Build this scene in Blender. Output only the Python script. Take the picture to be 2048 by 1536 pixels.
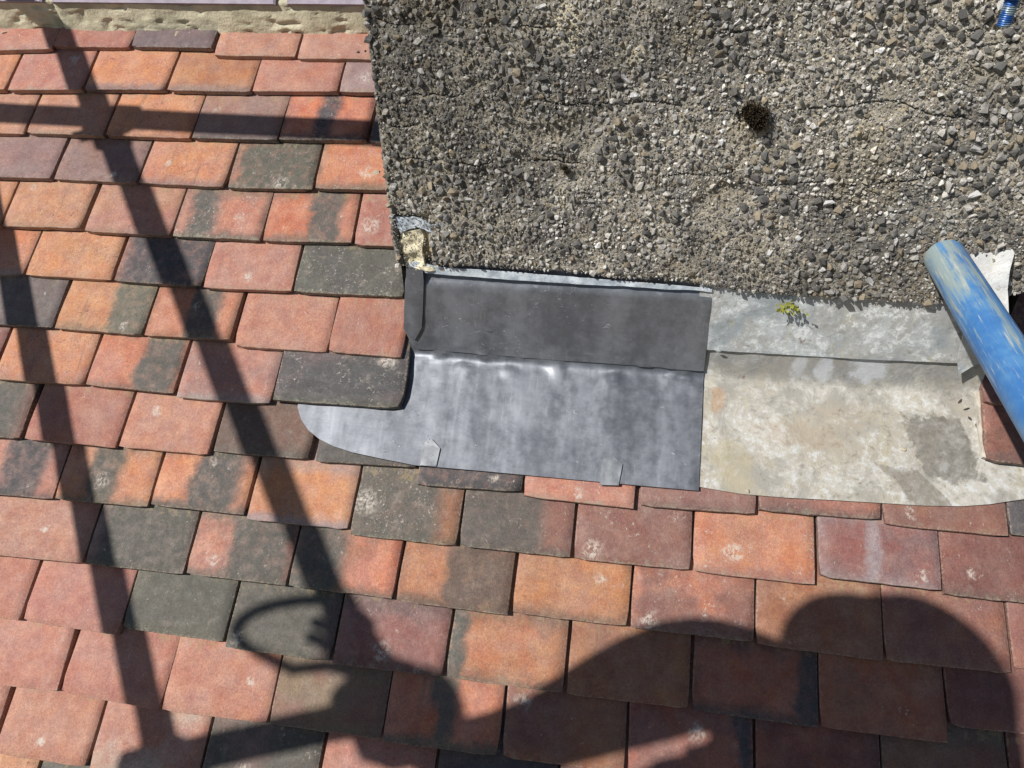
import bpy, bmesh, math, random
import numpy as np
from mathutils import Matrix, Vector

# ------------------------------------------------------------------ scene, camera, sky, sun, exposure
for o in list(bpy.data.objects): bpy.data.objects.remove(o)
SC = bpy.context.scene
COL = SC.collection
random.seed(7); RNG = np.random.default_rng(7)

PITCH = math.radians(38.0)                      # roof pitch; local axes: u along the courses, v up the slope, n off the roof
SP, CP = math.sin(PITCH), math.cos(PITCH)
M3 = Matrix(((1, 0, 0), (0, CP, -SP), (0, SP, CP)))
M4 = Matrix.Translation((0, 0, 6.0)) @ M3.to_4x4()
FPX = 1540.0
CAM = np.array([0.714536632, -0.894791611, 1.13611772])
RM = np.array([[0.98664916, 0.1136867, -0.11661372], [0.07878862, -0.95986793, -0.26915779], [-0.14253343, 0.25637648, -0.95601011]])
cam_d = bpy.data.cameras.new('camera'); cam = bpy.data.objects.new('camera', cam_d); COL.objects.link(cam)
cam_d.sensor_width = 36.0; cam_d.lens = FPX / 2048 * 36.0; cam_d.clip_start = 0.02; cam_d.clip_end = 500
rot = Matrix((RM[0], -RM[1], -RM[2])).transposed()
cam.matrix_world = M4 @ (Matrix.Translation(CAM) @ rot.to_4x4())
SC.camera = cam

SUN = np.array([0.60, -0.10, -1.0]); SUN = SUN / np.linalg.norm(SUN)          # direction of travel in u, v, n
sun_w = M3 @ Vector(SUN)
world = bpy.data.worlds.new('World'); SC.world = world; world.use_nodes = True
wn = world.node_tree.nodes; wl = world.node_tree.links; wn.clear()
sky = wn.new('ShaderNodeTexSky'); sky.sky_type = 'NISHITA'; sky.sun_disc = False
sky.sun_elevation = math.asin(-sun_w.z); sky.sun_rotation = math.atan2(-sun_w.x, -sun_w.y)
sky.air_density = 1.0; sky.dust_density = 0.6
bgn = wn.new('ShaderNodeBackground'); bgn.inputs['Strength'].default_value = 0.055
won = wn.new('ShaderNodeOutputWorld'); wl.new(sky.outputs[0], bgn.inputs[0]); wl.new(bgn.outputs[0], won.inputs[0])
sl = bpy.data.lights.new('sun', 'SUN'); sl.energy = 4.6; sl.angle = math.radians(0.55); sl.color = (1.0, 0.955, 0.89)
so = bpy.data.objects.new('sun', sl); COL.objects.link(so)
so.rotation_euler = (-sun_w).to_track_quat('Z', 'Y').to_euler(); so.location = (-3, -3, 12)
SC.view_settings.view_transform = 'Standard'; SC.view_settings.look = 'None'
SC.view_settings.exposure = 0.24; SC.view_settings.gamma = 1.0
KEXP = 1.42                                     # what a sunlit white would read: turns photographed colour into base colour

# ------------------------------------------------------------------ measuring helpers (photo pixel -> point of the place)
Zl = np.array([0, SP, CP]); Hl = np.array([0, -CP, SP])            # world up, and out from the chimney face, in u v n
VI, KT = -0.7516, 0.0125 / 0.0931                                  # tail line of the course under the lead; slope of a tile on the roof
def ray(x, y): return RM.T @ np.array([(x - 1024) / FPX, (y - 768) / FPX, 1.0])
def on_roof(x, y, n=0.0):
    d = ray(x, y); return CAM + d * ((n - CAM[2]) / d[2])
def lead_n(v): return 0.001 - KT * (v - VI)
def on_lead(x, y, lift=0.002):
    d = ray(x, y); nn = np.array([0, KT, 1.0]); k = 0.001 + KT * VI + lift
    P = CAM + d * ((k - nn @ CAM) / (nn @ d)); return P[0], P[1]
VB = -0.545; NB = lead_n(VB); FOOT = np.array([0, VB, NB])         # foot line of the chimney face
def on_face(x, y, off=0.0):
    d = ray(x, y); P = CAM + d * ((Hl @ FOOT + off - Hl @ CAM) / (Hl @ d)); return P[0], (P - FOOT) @ Zl
def face_pt(u, z, off): return np.array([u, 0, 0]) + FOOT + Zl * z + Hl * off
def shadow_pt(x, y, n):                                            # the point at height n whose shadow falls on roof point (x, y)
    P = on_roof(x, y); return P + SUN * ((n) / SUN[2])

# ------------------------------------------------------------------ numpy noise
_T = RNG.random((256, 256))
def vnoise(x, y):
    xi = np.floor(x).astype(int); yi = np.floor(y).astype(int); fx = x - xi; fy = y - yi
    fx = fx * fx * (3 - 2 * fx); fy = fy * fy * (3 - 2 * fy); g = lambda a, b: _T[a & 255, b & 255]
    return (g(xi, yi) * (1 - fx) + g(xi + 1, yi) * fx) * (1 - fy) + (g(xi, yi + 1) * (1 - fx) + g(xi + 1, yi + 1) * fx) * fy
def fbm(x, y, o=4, r=0.5):
    x = np.asarray(x, float); y = np.asarray(y, float); s = 0; a = 1; t = 0
    for k in range(o):
        s = s + a * vnoise(x * 2 ** k + 17.3 * k, y * 2 ** k + 5.1 * k); t += a; a *= r
    return s / t
def sst(a, b, x):
    t = np.clip((np.asarray(x, float) - a) / (b - a), 0, 1); return t * t * (3 - 2 * t)

# ------------------------------------------------------------------ object helpers
def tag(o, label=None, cat=None, group=None, kind=None):
    if label: o['label'] = label
    if cat: o['category'] = cat
    if group: o['group'] = group
    if kind: o['kind'] = kind
    return o
def me_from(name, V, F, mat=None, smooth=False, cols=None):
    me = bpy.data.meshes.new(name); me.from_pydata([tuple(map(float, v)) for v in V] if not isinstance(V, np.ndarray) else V.tolist(), [], F)
    if mat: me.materials.append(mat)
    if smooth: me.polygons.foreach_set('use_smooth', [True] * len(me.polygons))
    if cols is not None:
        a = me.color_attributes.new('col', 'FLOAT_COLOR', 'POINT'); a.data.foreach_set('color', np.asarray(cols, np.float32).ravel())
    me.update(); return me
def link(name, data, parent=None, mtx=None):
    o = bpy.data.objects.new(name, data); COL.objects.link(o)
    if parent is not None:
        o.parent = parent; o.matrix_local = mtx if mtx is not None else Matrix.Identity(4)
    else: o.matrix_world = mtx if mtx is not None else M4
    return o
def root(name, P): return link(name, None, None, M4 @ Matrix.Translation(P))
def T(P): return Matrix.Translation(Vector(P))

def tube_mesh(pts, r, seg=16, cap=True, bore=None):
    pts = [np.asarray(q, float) for q in pts]; V = []; F = []
    rr = r if hasattr(r, '__len__') else [r] * len(pts)
    ref = None
    for i, q in enumerate(pts):
        t = pts[min(i + 1, len(pts) - 1)] - pts[max(i - 1, 0)]; t /= np.linalg.norm(t)
        if ref is None: ref = np.cross(t, [0.3, 0.5, 0.8]); 
        a = ref - t * (ref @ t); a /= np.linalg.norm(a); ref = a; b = np.cross(t, a)
        for k in range(seg):
            w = 2 * math.pi * k / seg; V.append(q + rr[i] * (math.cos(w) * a + math.sin(w) * b))
    for i in range(len(pts) - 1):
        for k in range(seg):
            F.append((i * seg + k, i * seg + (k + 1) % seg, (i + 1) * seg + (k + 1) % seg, (i + 1) * seg + k))
    if cap:
        F.append(tuple(range(seg))[::-1]); F.append(tuple(range((len(pts) - 1) * seg, len(pts) * seg)))
    return np.array(V), F

def sheet(name, outline, fmap, step, thk, disp, mat, parent=None, origin=(0, 0, 0), mtx=None, both=True):
    """a thin sheet cut to an outline (s, t) and laid on a surface fmap(s, t) -> point, with real thickness and dents"""
    bm = bmesh.new(); f = bm.faces.new([bm.verts.new((a, b, 0)) for a, b in outline])
    bmesh.ops.triangulate(bm, faces=[f])
    o = np.array(outline); lo = o.min(0); hi = o.max(0)
    for ax in (0, 1):
        q = lo[ax] + step
        while q < hi[ax] - step * 0.2:
            co = (q, 0, 0) if ax == 0 else (0, q, 0); no = (1, 0, 0) if ax == 0 else (0, 1, 0)
            bmesh.ops.bisect_plane(bm, geom=bm.verts[:] + bm.edges[:] + bm.faces[:], plane_co=co, plane_no=no, dist=1e-6); q += step
    bm.verts.ensure_lookup_table(); bm.verts.index_update(); bm.normal_update()
    S = np.array([v.co[:2] for v in bm.verts]); nv = len(S); e = 1e-4
    P = np.array([fmap(a, b) for a, b in S]); Pa = np.array([fmap(a + e, b) for a, b in S]); Pb = np.array([fmap(a, b + e) for a, b in S])
    N = np.cross(Pa - P, Pb - P); N /= np.linalg.norm(N, axis=1)[:, None] + 1e-12
    D = disp(S[:, 0], S[:, 1]) if disp else 0 * S[:, 0]
    org = np.asarray(origin)
    top = P + N * (D + thk)[:, None] - org; bot = P + N * D[:, None] - org
    up = 1 if sum(f.normal.z for f in bm.faces) > 0 else -1
    F = []
    for f in bm.faces:
        ids = [v.index for v in f.verts]
        if f.normal.z < 0: ids = ids[::-1]
        F.append(tuple(ids)); F.append(tuple(i + nv for i in ids[::-1]))
    for ed in bm.edges:
        if len(ed.link_faces) == 1:
            a, b = [v.index for v in ed.verts]; F.append((a, b, b + nv, a + nv))
    bm.free()
    me = me_from(name, np.vstack([top, bot]), F, mat)
    bm = bmesh.new(); bm.from_mesh(me); bmesh.ops.recalc_face_normals(bm, faces=bm.faces[:]); 
    for f in bm.faces: f.smooth = True
    for ed in bm.edges:
        if ed.calc_face_angle(0) > 0.9: ed.smooth = False
    bm.to_mesh(me); bm.free()
    return link(name, me, parent, mtx)

# ------------------------------------------------------------------ materials
def lin(c): 
    c = np.asarray(c, float) / 255.0
    return np.where(c <= 0.04045, c / 12.92, ((c + 0.055) / 1.055) ** 2.4)
def albf(r, g, b): return tuple(np.clip(lin((r, g, b)) / KEXP * 1.5, 0.01, 0.8))
def alb(r, g, b): return tuple(np.clip(lin((r, g, b)) / KEXP, 0.004, 0.85))
class NT:
    def __init__(s, name):
        s.m = bpy.data.materials.new(name); s.m.use_nodes = True; s.t = s.m.node_tree; s.t.nodes.clear()
        s.o = s.t.nodes.new('ShaderNodeOutputMaterial'); s.b = s.t.nodes.new('ShaderNodeBsdfPrincipled'); s.t.links.new(s.b.outputs[0], s.o.inputs[0])
        s.tc = s.t.nodes.new('ShaderNodeTexCoord')
    def put(s, sock, v):
        if isinstance(v, bpy.types.NodeSocket): s.t.links.new(v, sock)
        elif v is not None:
            if hasattr(sock, 'default_value') and hasattr(sock.default_value, '__len__'):
                v = tuple(v) if hasattr(v, '__len__') else (v,) * 3
                sock.default_value = v if len(sock.default_value) == len(v) else tuple(v) + (1.0,)
            else: sock.default_value = v
    def math(s, op, a, b=None, c=None, clamp=False):
        n = s.t.nodes.new('ShaderNodeMath'); n.operation = op; n.use_clamp = clamp
        for i, v in enumerate((a, b, c)):
            if v is not None: s.put(n.inputs[i], v)
        return n.outputs[0]
    def vm(s, op, a, b=None, sc=None):
        n = s.t.nodes.new('ShaderNodeVectorMath'); n.operation = op; s.put(n.inputs[0], a)
        if b is not None: s.put(n.inputs[1], b)
        if sc is not None: s.put(n.inputs['Scale'], sc)
        return n.outputs['Value'] if op in ('LENGTH', 'DOT_PRODUCT', 'DISTANCE') else n.outputs[0]
    def mix(s, f, a, b, mode='MIX'):
        n = s.t.nodes.new('ShaderNodeMix'); n.data_type = 'RGBA'; n.blend_type = mode; s.put(n.inputs[0], f); s.put(n.inputs[6], a); s.put(n.inputs[7], b); return n.outputs[2]
    def noise(s, v, sc, det=3.0, ro=0.5, dist=0.0, dim='3D'):
        n = s.t.nodes.new('ShaderNodeTexNoise'); s.put(n.inputs['Vector'], v); s.put(n.inputs['Scale'], sc); s.put(n.inputs['Detail'], det); s.put(n.inputs['Roughness'], ro); s.put(n.inputs['Distortion'], dist); return n.outputs[0]
    def voro(s, v, sc):
        n = s.t.nodes.new('ShaderNodeTexVoronoi'); s.put(n.inputs['Vector'], v); s.put(n.inputs['Scale'], sc); return n.outputs['Distance']
    def ss(s, x, a, b, lo=0.0, hi=1.0):
        n = s.t.nodes.new('ShaderNodeMapRange'); n.interpolation_type = 'SMOOTHSTEP'
        for i, v in zip((0, 1, 2, 3, 4), (x, a, b, lo, hi)): s.put(n.inputs[i], v)
        return n.outputs[0]
    def sep(s, v):
        n = s.t.nodes.new('ShaderNodeSeparateXYZ'); s.put(n.inputs[0], v); return n.outputs
    def attr(s, name, obj=True):
        n = s.t.nodes.new('ShaderNodeAttribute'); n.attribute_name = name; n.attribute_type = 'OBJECT' if obj else 'GEOMETRY'; return n
    def bump(s, h, strength, dist, nrm=None):
        n = s.t.nodes.new('ShaderNodeBump'); s.put(n.inputs['Height'], h); s.put(n.inputs['Strength'], strength); s.put(n.inputs['Distance'], dist)
        if nrm is not None: s.put(n.inputs['Normal'], nrm)
        return n.outputs[0]
    def fin(s, col, rough, met=0.0, nrm=None, spec=0.4):
        s.put(s.b.inputs['Base Color'], col); s.put(s.b.inputs['Roughness'], rough); s.put(s.b.inputs['Metallic'], met); s.put(s.b.inputs['Specular IOR Level'], spec)
        if nrm is not None: s.put(s.b.inputs['Normal'], nrm)
        return s.m

def clay_material():
    k = NT('clay'); co = k.tc.outputs['Object']
    ca, cb, cc = (k.attr(n).outputs['Color'] for n in ('ca', 'cb', 'cc'))
    sd = k.attr('sd').outputs['Vector']; bx, bh, bs = k.sep(k.attr('band').outputs['Vector'])
    rb, rs, rt = k.sep(k.attr('rim').outputs['Vector']); am, sp, wh = k.sep(k.attr('amt').outputs['Vector'])
    P = k.vm('ADD', co, sd); xyz = k.sep(co); X = k.math('DIVIDE', xyz[0], 0.165); Y = k.math('DIVIDE', xyz[1], 0.095)
    n1 = k.noise(P, 22, 4, 0.6); n2 = k.noise(P, 70, 4, 0.65); n1c = k.math('SUBTRACT', n1, 0.5); n2c = k.math('SUBTRACT', n2, 0.5)
    w = k.math('ADD', k.math('MULTIPLY', n1c, 0.26), k.math('MULTIPLY', n2c, 0.07))
    d = k.math('ABSOLUTE', k.math('ADD', k.math('SUBTRACT', X, bx), w))
    band = k.ss(d, k.math('SUBTRACT', bh, bs), k.math('ADD', bh, bs), 1.0, 0.0)
    jag = k.math('ADD', k.math('MULTIPLY', n2c, 0.34), k.math('MULTIPLY', n1c, 0.3))
    rB = k.math('MULTIPLY', k.ss(k.math('ADD', Y, jag), -0.04, 0.30, 1, 0), rb)
    ex = k.math('MINIMUM', X, k.math('SUBTRACT', 1.0, X))
    rS = k.math('MULTIPLY', k.ss(k.math('ADD', ex, k.math('MULTIPLY', jag, 0.55)), -0.03, 0.16, 1, 0), rs)
    rT = k.math('MULTIPLY', k.ss(k.math('ADD', Y, jag), 0.66, 1.0, 0, 1), rt)
    rim = k.math('MAXIMUM', k.math('MAXIMUM', rB, rS), rT)
    mot = k.noise(k.vm('ADD', P, (1, 6, 3)), 120, 6, 0.75); mask = k.math('ADD', k.math('MAXIMUM', band, rim), k.math('MULTIPLY', k.math('SUBTRACT', mot, 0.5), 0.45)); mask = k.math('MINIMUM', k.math('MULTIPLY', k.ss(mask, 0.02, 0.95), k.ss(n2, 0.25, 0.6, 0.74, 1.0)), k.ss(k.math('MAXIMUM', band, rim), 0.0, 0.25))
    bl = k.math('MULTIPLY', k.ss(k.noise(k.vm('ADD', P, (3.1, 7.7, 1.3)), 14, 3, 0.6), 0.42, 0.66), am)
    c = k.mix(bl, ca, cc); c = k.mix(mask, c, cb)
    # tonal mottling of the fired clay
    f = k.noise(P, 260, 4, 0.7); g = k.noise(P, 38, 5, 0.65)
    gr = k.noise(P, 640, 2, 0.7); v = k.math('MULTIPLY', k.math('MULTIPLY', k.ss(f, 0.25, 0.75, 0.82, 1.18), k.ss(g, 0.25, 0.75, 0.86, 1.14)), k.ss(gr, 0.3, 0.7, 0.83, 1.17))
    hv = k.t.nodes.new('ShaderNodeHueSaturation'); k.put(hv.inputs['Color'], c); k.put(hv.inputs['Value'], v)
    k.put(hv.inputs['Hue'], k.ss(g, 0.3, 0.7, 0.498, 0.510)); k.put(hv.inputs['Saturation'], k.ss(n1, 0.3, 0.7, 0.96, 0.80)); c = hv.outputs[0]
    # dark pits and soot freckles
    pit = k.math('MULTIPLY', k.ss(k.noise(P, 520, 2, 0.5), 0.64, 0.72), k.math('MULTIPLY', sp, k.ss(n1, 0.35, 0.6)))
    soot = k.math('MULTIPLY', k.math('MULTIPLY', k.ss(k.noise(k.vm('ADD', P, (9, 2, 4)), 150, 6, 0.75), 0.54, 0.66), k.ss(k.noise(P, 26, 2), 0.48, 0.62)), k.math('MULTIPLY', sp, 0.75))
    c = k.mix(k.math('MAXIMUM', pit, soot), c, (0.035, 0.03, 0.028))
    # lime and lichen flecks
    st = k.vm('MULTIPLY', P, (1.15, 0.9, 1)); Q = k.vm('ADD', st, (4.4, 8.8, 2.2))
    fl = k.math('MULTIPLY', k.ss(k.noise(Q, 230, 5, 0.74, 0.5), 0.55, 0.66), k.ss(k.noise(Q, 44, 3, 0.6), k.math('SUBTRACT', 0.67, k.math('MULTIPLY', wh, 0.20)), k.math('SUBTRACT', 0.76, k.math('MULTIPLY', wh, 0.18))))
    c = k.mix(k.math('MULTIPLY', fl, 0.8), c, alb(214, 206, 196))
    sx_, sy_, sr_ = k.sep(k.attr('scf').outputs['Vector'])
    ds = k.math('ADD', k.math('SQRT', k.math('ADD', k.math('POWER', k.math('SUBTRACT', X, sx_), 2.0), k.math('POWER', k.math('MULTIPLY', k.math('SUBTRACT', Y, sy_), 0.57), 2.0))), k.math('MULTIPLY', n2c, 0.14))
    scm = k.math('MULTIPLY', k.ss(ds, k.math('MULTIPLY', sr_, 0.25), sr_, 1, 0), k.ss(k.noise(Q, 150, 6, 0.75, 0.4), 0.42, 0.60)); c = k.mix(k.math('MULTIPLY', scm, 0.85), c, alb(222, 212, 200))
    dust = k.math('MULTIPLY', k.ss(k.noise(Q, 60, 5, 0.7), 0.5, 0.8), k.math('ADD', 0.10, k.math('MULTIPLY', wh, 0.35))); c = k.mix(dust, c, alb(200, 180, 170))
    spk = k.ss(k.voro(Q, 105), 0.055, 0.03); spk = k.math('MULTIPLY', spk, k.ss(k.noise(Q, 47, 2), 0.5, 0.6)); c = k.mix(k.math('MULTIPLY', spk, 0.6), c, alb(225, 210, 195))
    # worn arrises, pale lichen along the tail, crust in the lap under the course above
    ed = k.math('MULTIPLY', k.ss(k.math('ADD', k.math('MINIMUM', ex, k.math('MULTIPLY', Y, 0.6)), k.math('MULTIPLY', n2c, 0.03)), 0.004, 0.016, 1, 0), k.ss(f, 0.42, 0.6)); c = k.mix(k.math('MULTIPLY', ed, 0.45), c, alb(196, 176, 160))
    tl = k.math('MULTIPLY', k.ss(k.math('ADD', Y, k.math('MULTIPLY', n2c, 0.22)), 0.0, 0.10, 1, 0), k.math('MULTIPLY', k.ss(k.noise(Q, 120, 5, 0.7), 0.46, 0.6), wh)); c = k.mix(k.math('MULTIPLY', tl, 0.6), c, alb(166, 164, 140))
    lap = k.math('MULTIPLY', k.ss(k.math('ADD', Y, k.math('MULTIPLY', n2c, 0.2)), 0.86, 0.98), k.ss(k.noise(Q, 75, 5, 0.7), 0.50, 0.62)); c = k.mix(k.math('MULTIPLY', lap, 0.5), c, alb(176, 158, 120))
    drk = k.math('MULTIPLY', k.ss(k.noise(k.vm('MULTIPLY', Q, (70, 9, 9)), 1.0, 4, 0.6), 0.58, 0.74), k.math('ADD', 0.10, k.math('MULTIPLY', sp, 0.3))); c = k.mix(drk, c, (0.07, 0.062, 0.055))
    ht = k.math('ADD', k.math('MULTIPLY', f, 0.6), k.math('ADD', k.math('MULTIPLY', gr, 0.9), k.math('MULTIPLY', g, 1.6)))
    nr = k.bump(ht, 0.6, 0.0012)
    return k.fin(c, k.ss(n2, 0.3, 0.7, 0.58, 0.82), 0.0, nr, 0.35)
CLAY = clay_material()

def simple(name, c1, c2, sc, rough=0.7, met=0.0, bsc=300, bd=0.001, bs=0.5, spec=0.4, det=5):
    k = NT(name); P = k.tc.outputs['Object']; n = k.noise(P, sc, det, 0.65)
    return k.fin(k.mix(k.ss(n, 0.32, 0.68), c1, c2), rough, met, k.bump(k.noise(P, bsc, 5, 0.6), bs, bd), spec)

def new_lead_material(name, lo, hi, met, r0, r1):
    k = NT(name); P = k.tc.outputs['Object']
    br = k.noise(k.vm('MULTIPLY', P, (6, 480, 480)), 1.0, 3, 0.6); sm = k.noise(P, 7, 3, 0.5); fi = k.noise(P, 48, 6, 0.72)
    ver = k.noise(k.vm('MULTIPLY', P, (17, 4, 4)), 1.0, 3, 0.5, 0.25)
    c = k.mix(k.ss(k.math('ADD', k.math('MULTIPLY', ver, 0.6), k.math('MULTIPLY', fi, 0.4)), 0.38, 0.64), lo, hi)
    c = k.mix(k.ss(br, 0.35, 0.65, 0.0, 0.02), c, (0.5, 0.5, 0.53))
    q = k.vm('ADD', P, (0.3, 0.1, 3)); mp = k.t.nodes.new('ShaderNodeMapping'); k.put(mp.inputs['Vector'], q); mp.inputs['Rotation'].default_value = (0, 0, 0.9); mp.inputs['Scale'].default_value = (380, 26, 60)
    scr = k.math('MULTIPLY', k.ss(k.noise(mp.outputs[0], 1.0, 3, 0.6, 0.2), 0.58, 0.70), k.ss(sm, 0.50, 0.62)); c = k.mix(k.math('MULTIPLY', scr, 0.18), c, (0.5, 0.5, 0.5))
    nick = k.math('MULTIPLY', k.ss(k.noise(k.vm('MULTIPLY', q, (75, 150, 150)), 1.0, 3, 0.6, 1.5), 0.645, 0.69), k.ss(k.noise(P, 13, 2), 0.48, 0.58)); c = k.mix(k.math('MULTIPLY', nick, 0.35), c, (0.55, 0.56, 0.58))
    sx = k.ss(k.noise(k.vm('MULTIPLY', q, (16, 34, 34)), 1.0, 5, 0.7), 0.54, 0.68); c = k.mix(k.math('MULTIPLY', sx, 0.10), c, (0.42, 0.43, 0.45))
    h = k.math('ADD', k.math('MULTIPLY', fi, 0.10), k.math('ADD', k.math('MULTIPLY', br, 0.012), k.math('ADD', k.math('MULTIPLY', ver, 1.3), k.math('MULTIPLY', nick, 0.25))))
    return k.fin(c, k.ss(fi, 0.3, 0.7, r0, r1), met, k.bump(h, 0.6, 0.0028), 0.5)
NEWLEAD = new_lead_material('new_lead', (0.120, 0.130, 0.152), (0.222, 0.238, 0.270), 0.62, 0.42, 0.54)
DARKLEAD = new_lead_material('new_lead_dark', (0.125, 0.134, 0.154), (0.225, 0.24, 0.27), 0.45, 0.36, 0.48)
CLIPLEAD = new_lead_material('clip_lead', (0.15, 0.161, 0.180), (0.25, 0.265, 0.285), 0.58, 0.42, 0.54)

def old_lead_material(name, ca, cb, cc, patch=None, kb=1.0, str_c=(204, 198, 166)):
    k = NT(name); P = k.tc.outputs['Object']; sc_ = lambda c: tuple(min(0.85, q * kb) for q in c)
    n = k.noise(P, 15, 7, 0.72, 0.5); f = k.noise(P, 85, 6, 0.74, 0.3); st = k.noise(k.vm('MULTIPLY', P, (58, 9, 9)), 1.0, 5, 0.68, 0.6)
    c = k.mix(k.ss(n, 0.40, 0.60), sc_(ca), sc_(cb))
    c = k.mix(k.math('MULTIPLY', k.ss(k.noise(k.vm('ADD', P, (2, 5, 0)), 8, 6, 0.7, 0.6), 0.49, 0.62), 0.8), c, sc_(cc))
    c = k.mix(k.math('MULTIPLY', k.ss(st, 0.56, 0.68), 0.4), c, sc_(alb(*str_c)))
    c = k.mix(k.math('MULTIPLY', k.math('MULTIPLY', k.ss(f, 0.50, 0.60), k.ss(n, 0.42, 0.6)), 0.75), c, sc_(alb(226, 230, 232)))
    c = k.mix(k.math('MULTIPLY', k.ss(f, 0.46, 0.34), 0.45), c, sc_(alb(118, 114, 110)))
    c = k.mix(k.math('MULTIPLY', k.ss(k.noise(k.vm('ADD', P, (7, 1, 0)), 42, 6, 0.75), 0.63, 0.69), 0.75), c, sc_(alb(124, 92, 84)))
    if patch:
        for (px, py, wx, wy, sh, colr, am, box) in patch:       # damp stains and oxide blooms with a shape of their own
            q = k.sep(P); X = k.math('SUBTRACT', q[0], px); Y = k.math('SUBTRACT', q[1], py); X = k.math('DIVIDE', k.math('ADD', X, k.math('MULTIPLY', Y, sh)), wx); Y = k.math('DIVIDE', Y, wy)
            wj = k.math('MULTIPLY', k.math('SUBTRACT', k.noise(P, 26 if box else 40, 7, 0.74), 0.5), 1.2 if box else 2.0)
            if box: d = k.math('MAXIMUM', k.math('ABSOLUTE', X), k.math('ABSOLUTE', Y))
            else: d = k.math('SQRT', k.math('ADD', k.math('MULTIPLY', X, X), k.math('MULTIPLY', Y, Y)))
            d = k.math('ADD', d, wj)
            c = k.mix(k.math('MULTIPLY', k.ss(d, 0.86 if box else 0.5, 1.0, 1, 0), k.math('MULTIPLY', k.ss(f, 0.3, 0.62, 1.0, 0.65), am)), c, sc_(colr))
    h = k.math('ADD', k.math('MULTIPLY', n, 1.6), k.math('ADD', k.math('MULTIPLY', f, 0.5), k.math('MULTIPLY', k.noise(P, 380, 3), 0.2)))
    return k.fin(c, k.ss(f, 0.3, 0.7, 0.5, 0.72), 0.1, k.bump(h, 0.6, 0.002), 0.4)

def render_material():
    k = NT('pebbledash_render'); P = k.tc.outputs['Object']
    n = k.noise(P, 9, 5, 0.65); f = k.noise(P, 60, 5, 0.7); g = k.noise(P, 420, 4, 0.7)
    c = k.mix(k.ss(n, 0.36, 0.6), albf(120, 117, 111), albf(178, 171, 156)); c = k.mix(k.math('MULTIPLY', k.ss(f, 0.5, 0.68), 0.6), c, albf(196, 184, 158))
    dk = k.attr('col', False).outputs['Color']; c = k.mix(1.0, c, dk, 'MULTIPLY')
    c = k.mix(k.ss(g, 0.32, 0.6, 0.6, 0.0), c, alb(62, 58, 54))
    rust = k.ss(k.noise(k.vm('ADD', P, (5, 5, 5)), 14, 3, 0.6), 0.68, 0.76); c = k.mix(k.math('MULTIPLY', rust, 0.4), c, alb(150, 96, 50))
    return k.fin(c, 0.9, 0, k.bump(k.math('ADD', g, k.math('MULTIPLY', k.noise(P, 1100, 3), 0.6)), 1.0, 0.0016), 0.2)
def stone_material():
    k = NT('pebble_stone'); P = k.tc.outputs['Object']; c = k.attr('col', False).outputs['Color']
    n = k.noise(P, 260, 5, 0.7); c = k.mix(k.ss(n, 0.35, 0.7, 0.55, 0.0), c, (0.035, 0.034, 0.033)); c = k.mix(k.ss(k.noise(P, 130, 4, 0.7), 0.56, 0.72, 0, 0.55), c, alb(170, 152, 122))
    return k.fin(c, 0.72, 0, k.bump(n, 0.7, 0.0012), 0.35)

# ------------------------------------------------------------------ setting: ground far below, roof deck
GROUND = simple('garden_ground', (0.06, 0.07, 0.035), (0.11, 0.10, 0.07), 0.8, 0.95, 0, 6, 0.05)
g = link('ground', me_from('ground', [(-150, -150, 0), (150, -150, 0), (150, 150, 0), (-150, 150, 0)], [(0, 1, 2, 3)], GROUND), None, Matrix.Identity(4)); tag(g, kind='structure')
FELT = simple('roof_felt', (0.012, 0.011, 0.011), (0.03, 0.027, 0.025), 40, 0.95)
dv = [(-1.5, -1.55, -0.052), (2.2, -1.55, -0.052), (2.2, 0.30, -0.052), (-1.5, 0.30, -0.052)]
dv += [(a, b, c - 0.10) for a, b, c in dv]
roof = link('roof', me_from('roof_deck', dv, [(0, 1, 2, 3), (7, 6, 5, 4), (0, 4, 5, 1), (1, 5, 6, 2), (2, 6, 7, 3), (3, 7, 4, 0)], FELT)); tag(roof, kind='structure')
back = link('rear_slope', me_from('rear_slope', [Vector((a, 0.25, -0.03)) + Vector(w) for a, w in ((-1.5, (0, 0, 0)), (2.2, (0, 0, 0)), (2.2, (0, 2 * math.cos(2 * PITCH), -2 * math.sin(2 * PITCH))), (-1.5, (0, 2 * math.cos(2 * PITCH), -2 * math.sin(2 * PITCH))))], [(0, 1, 2, 3)], FELT), roof)

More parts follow.
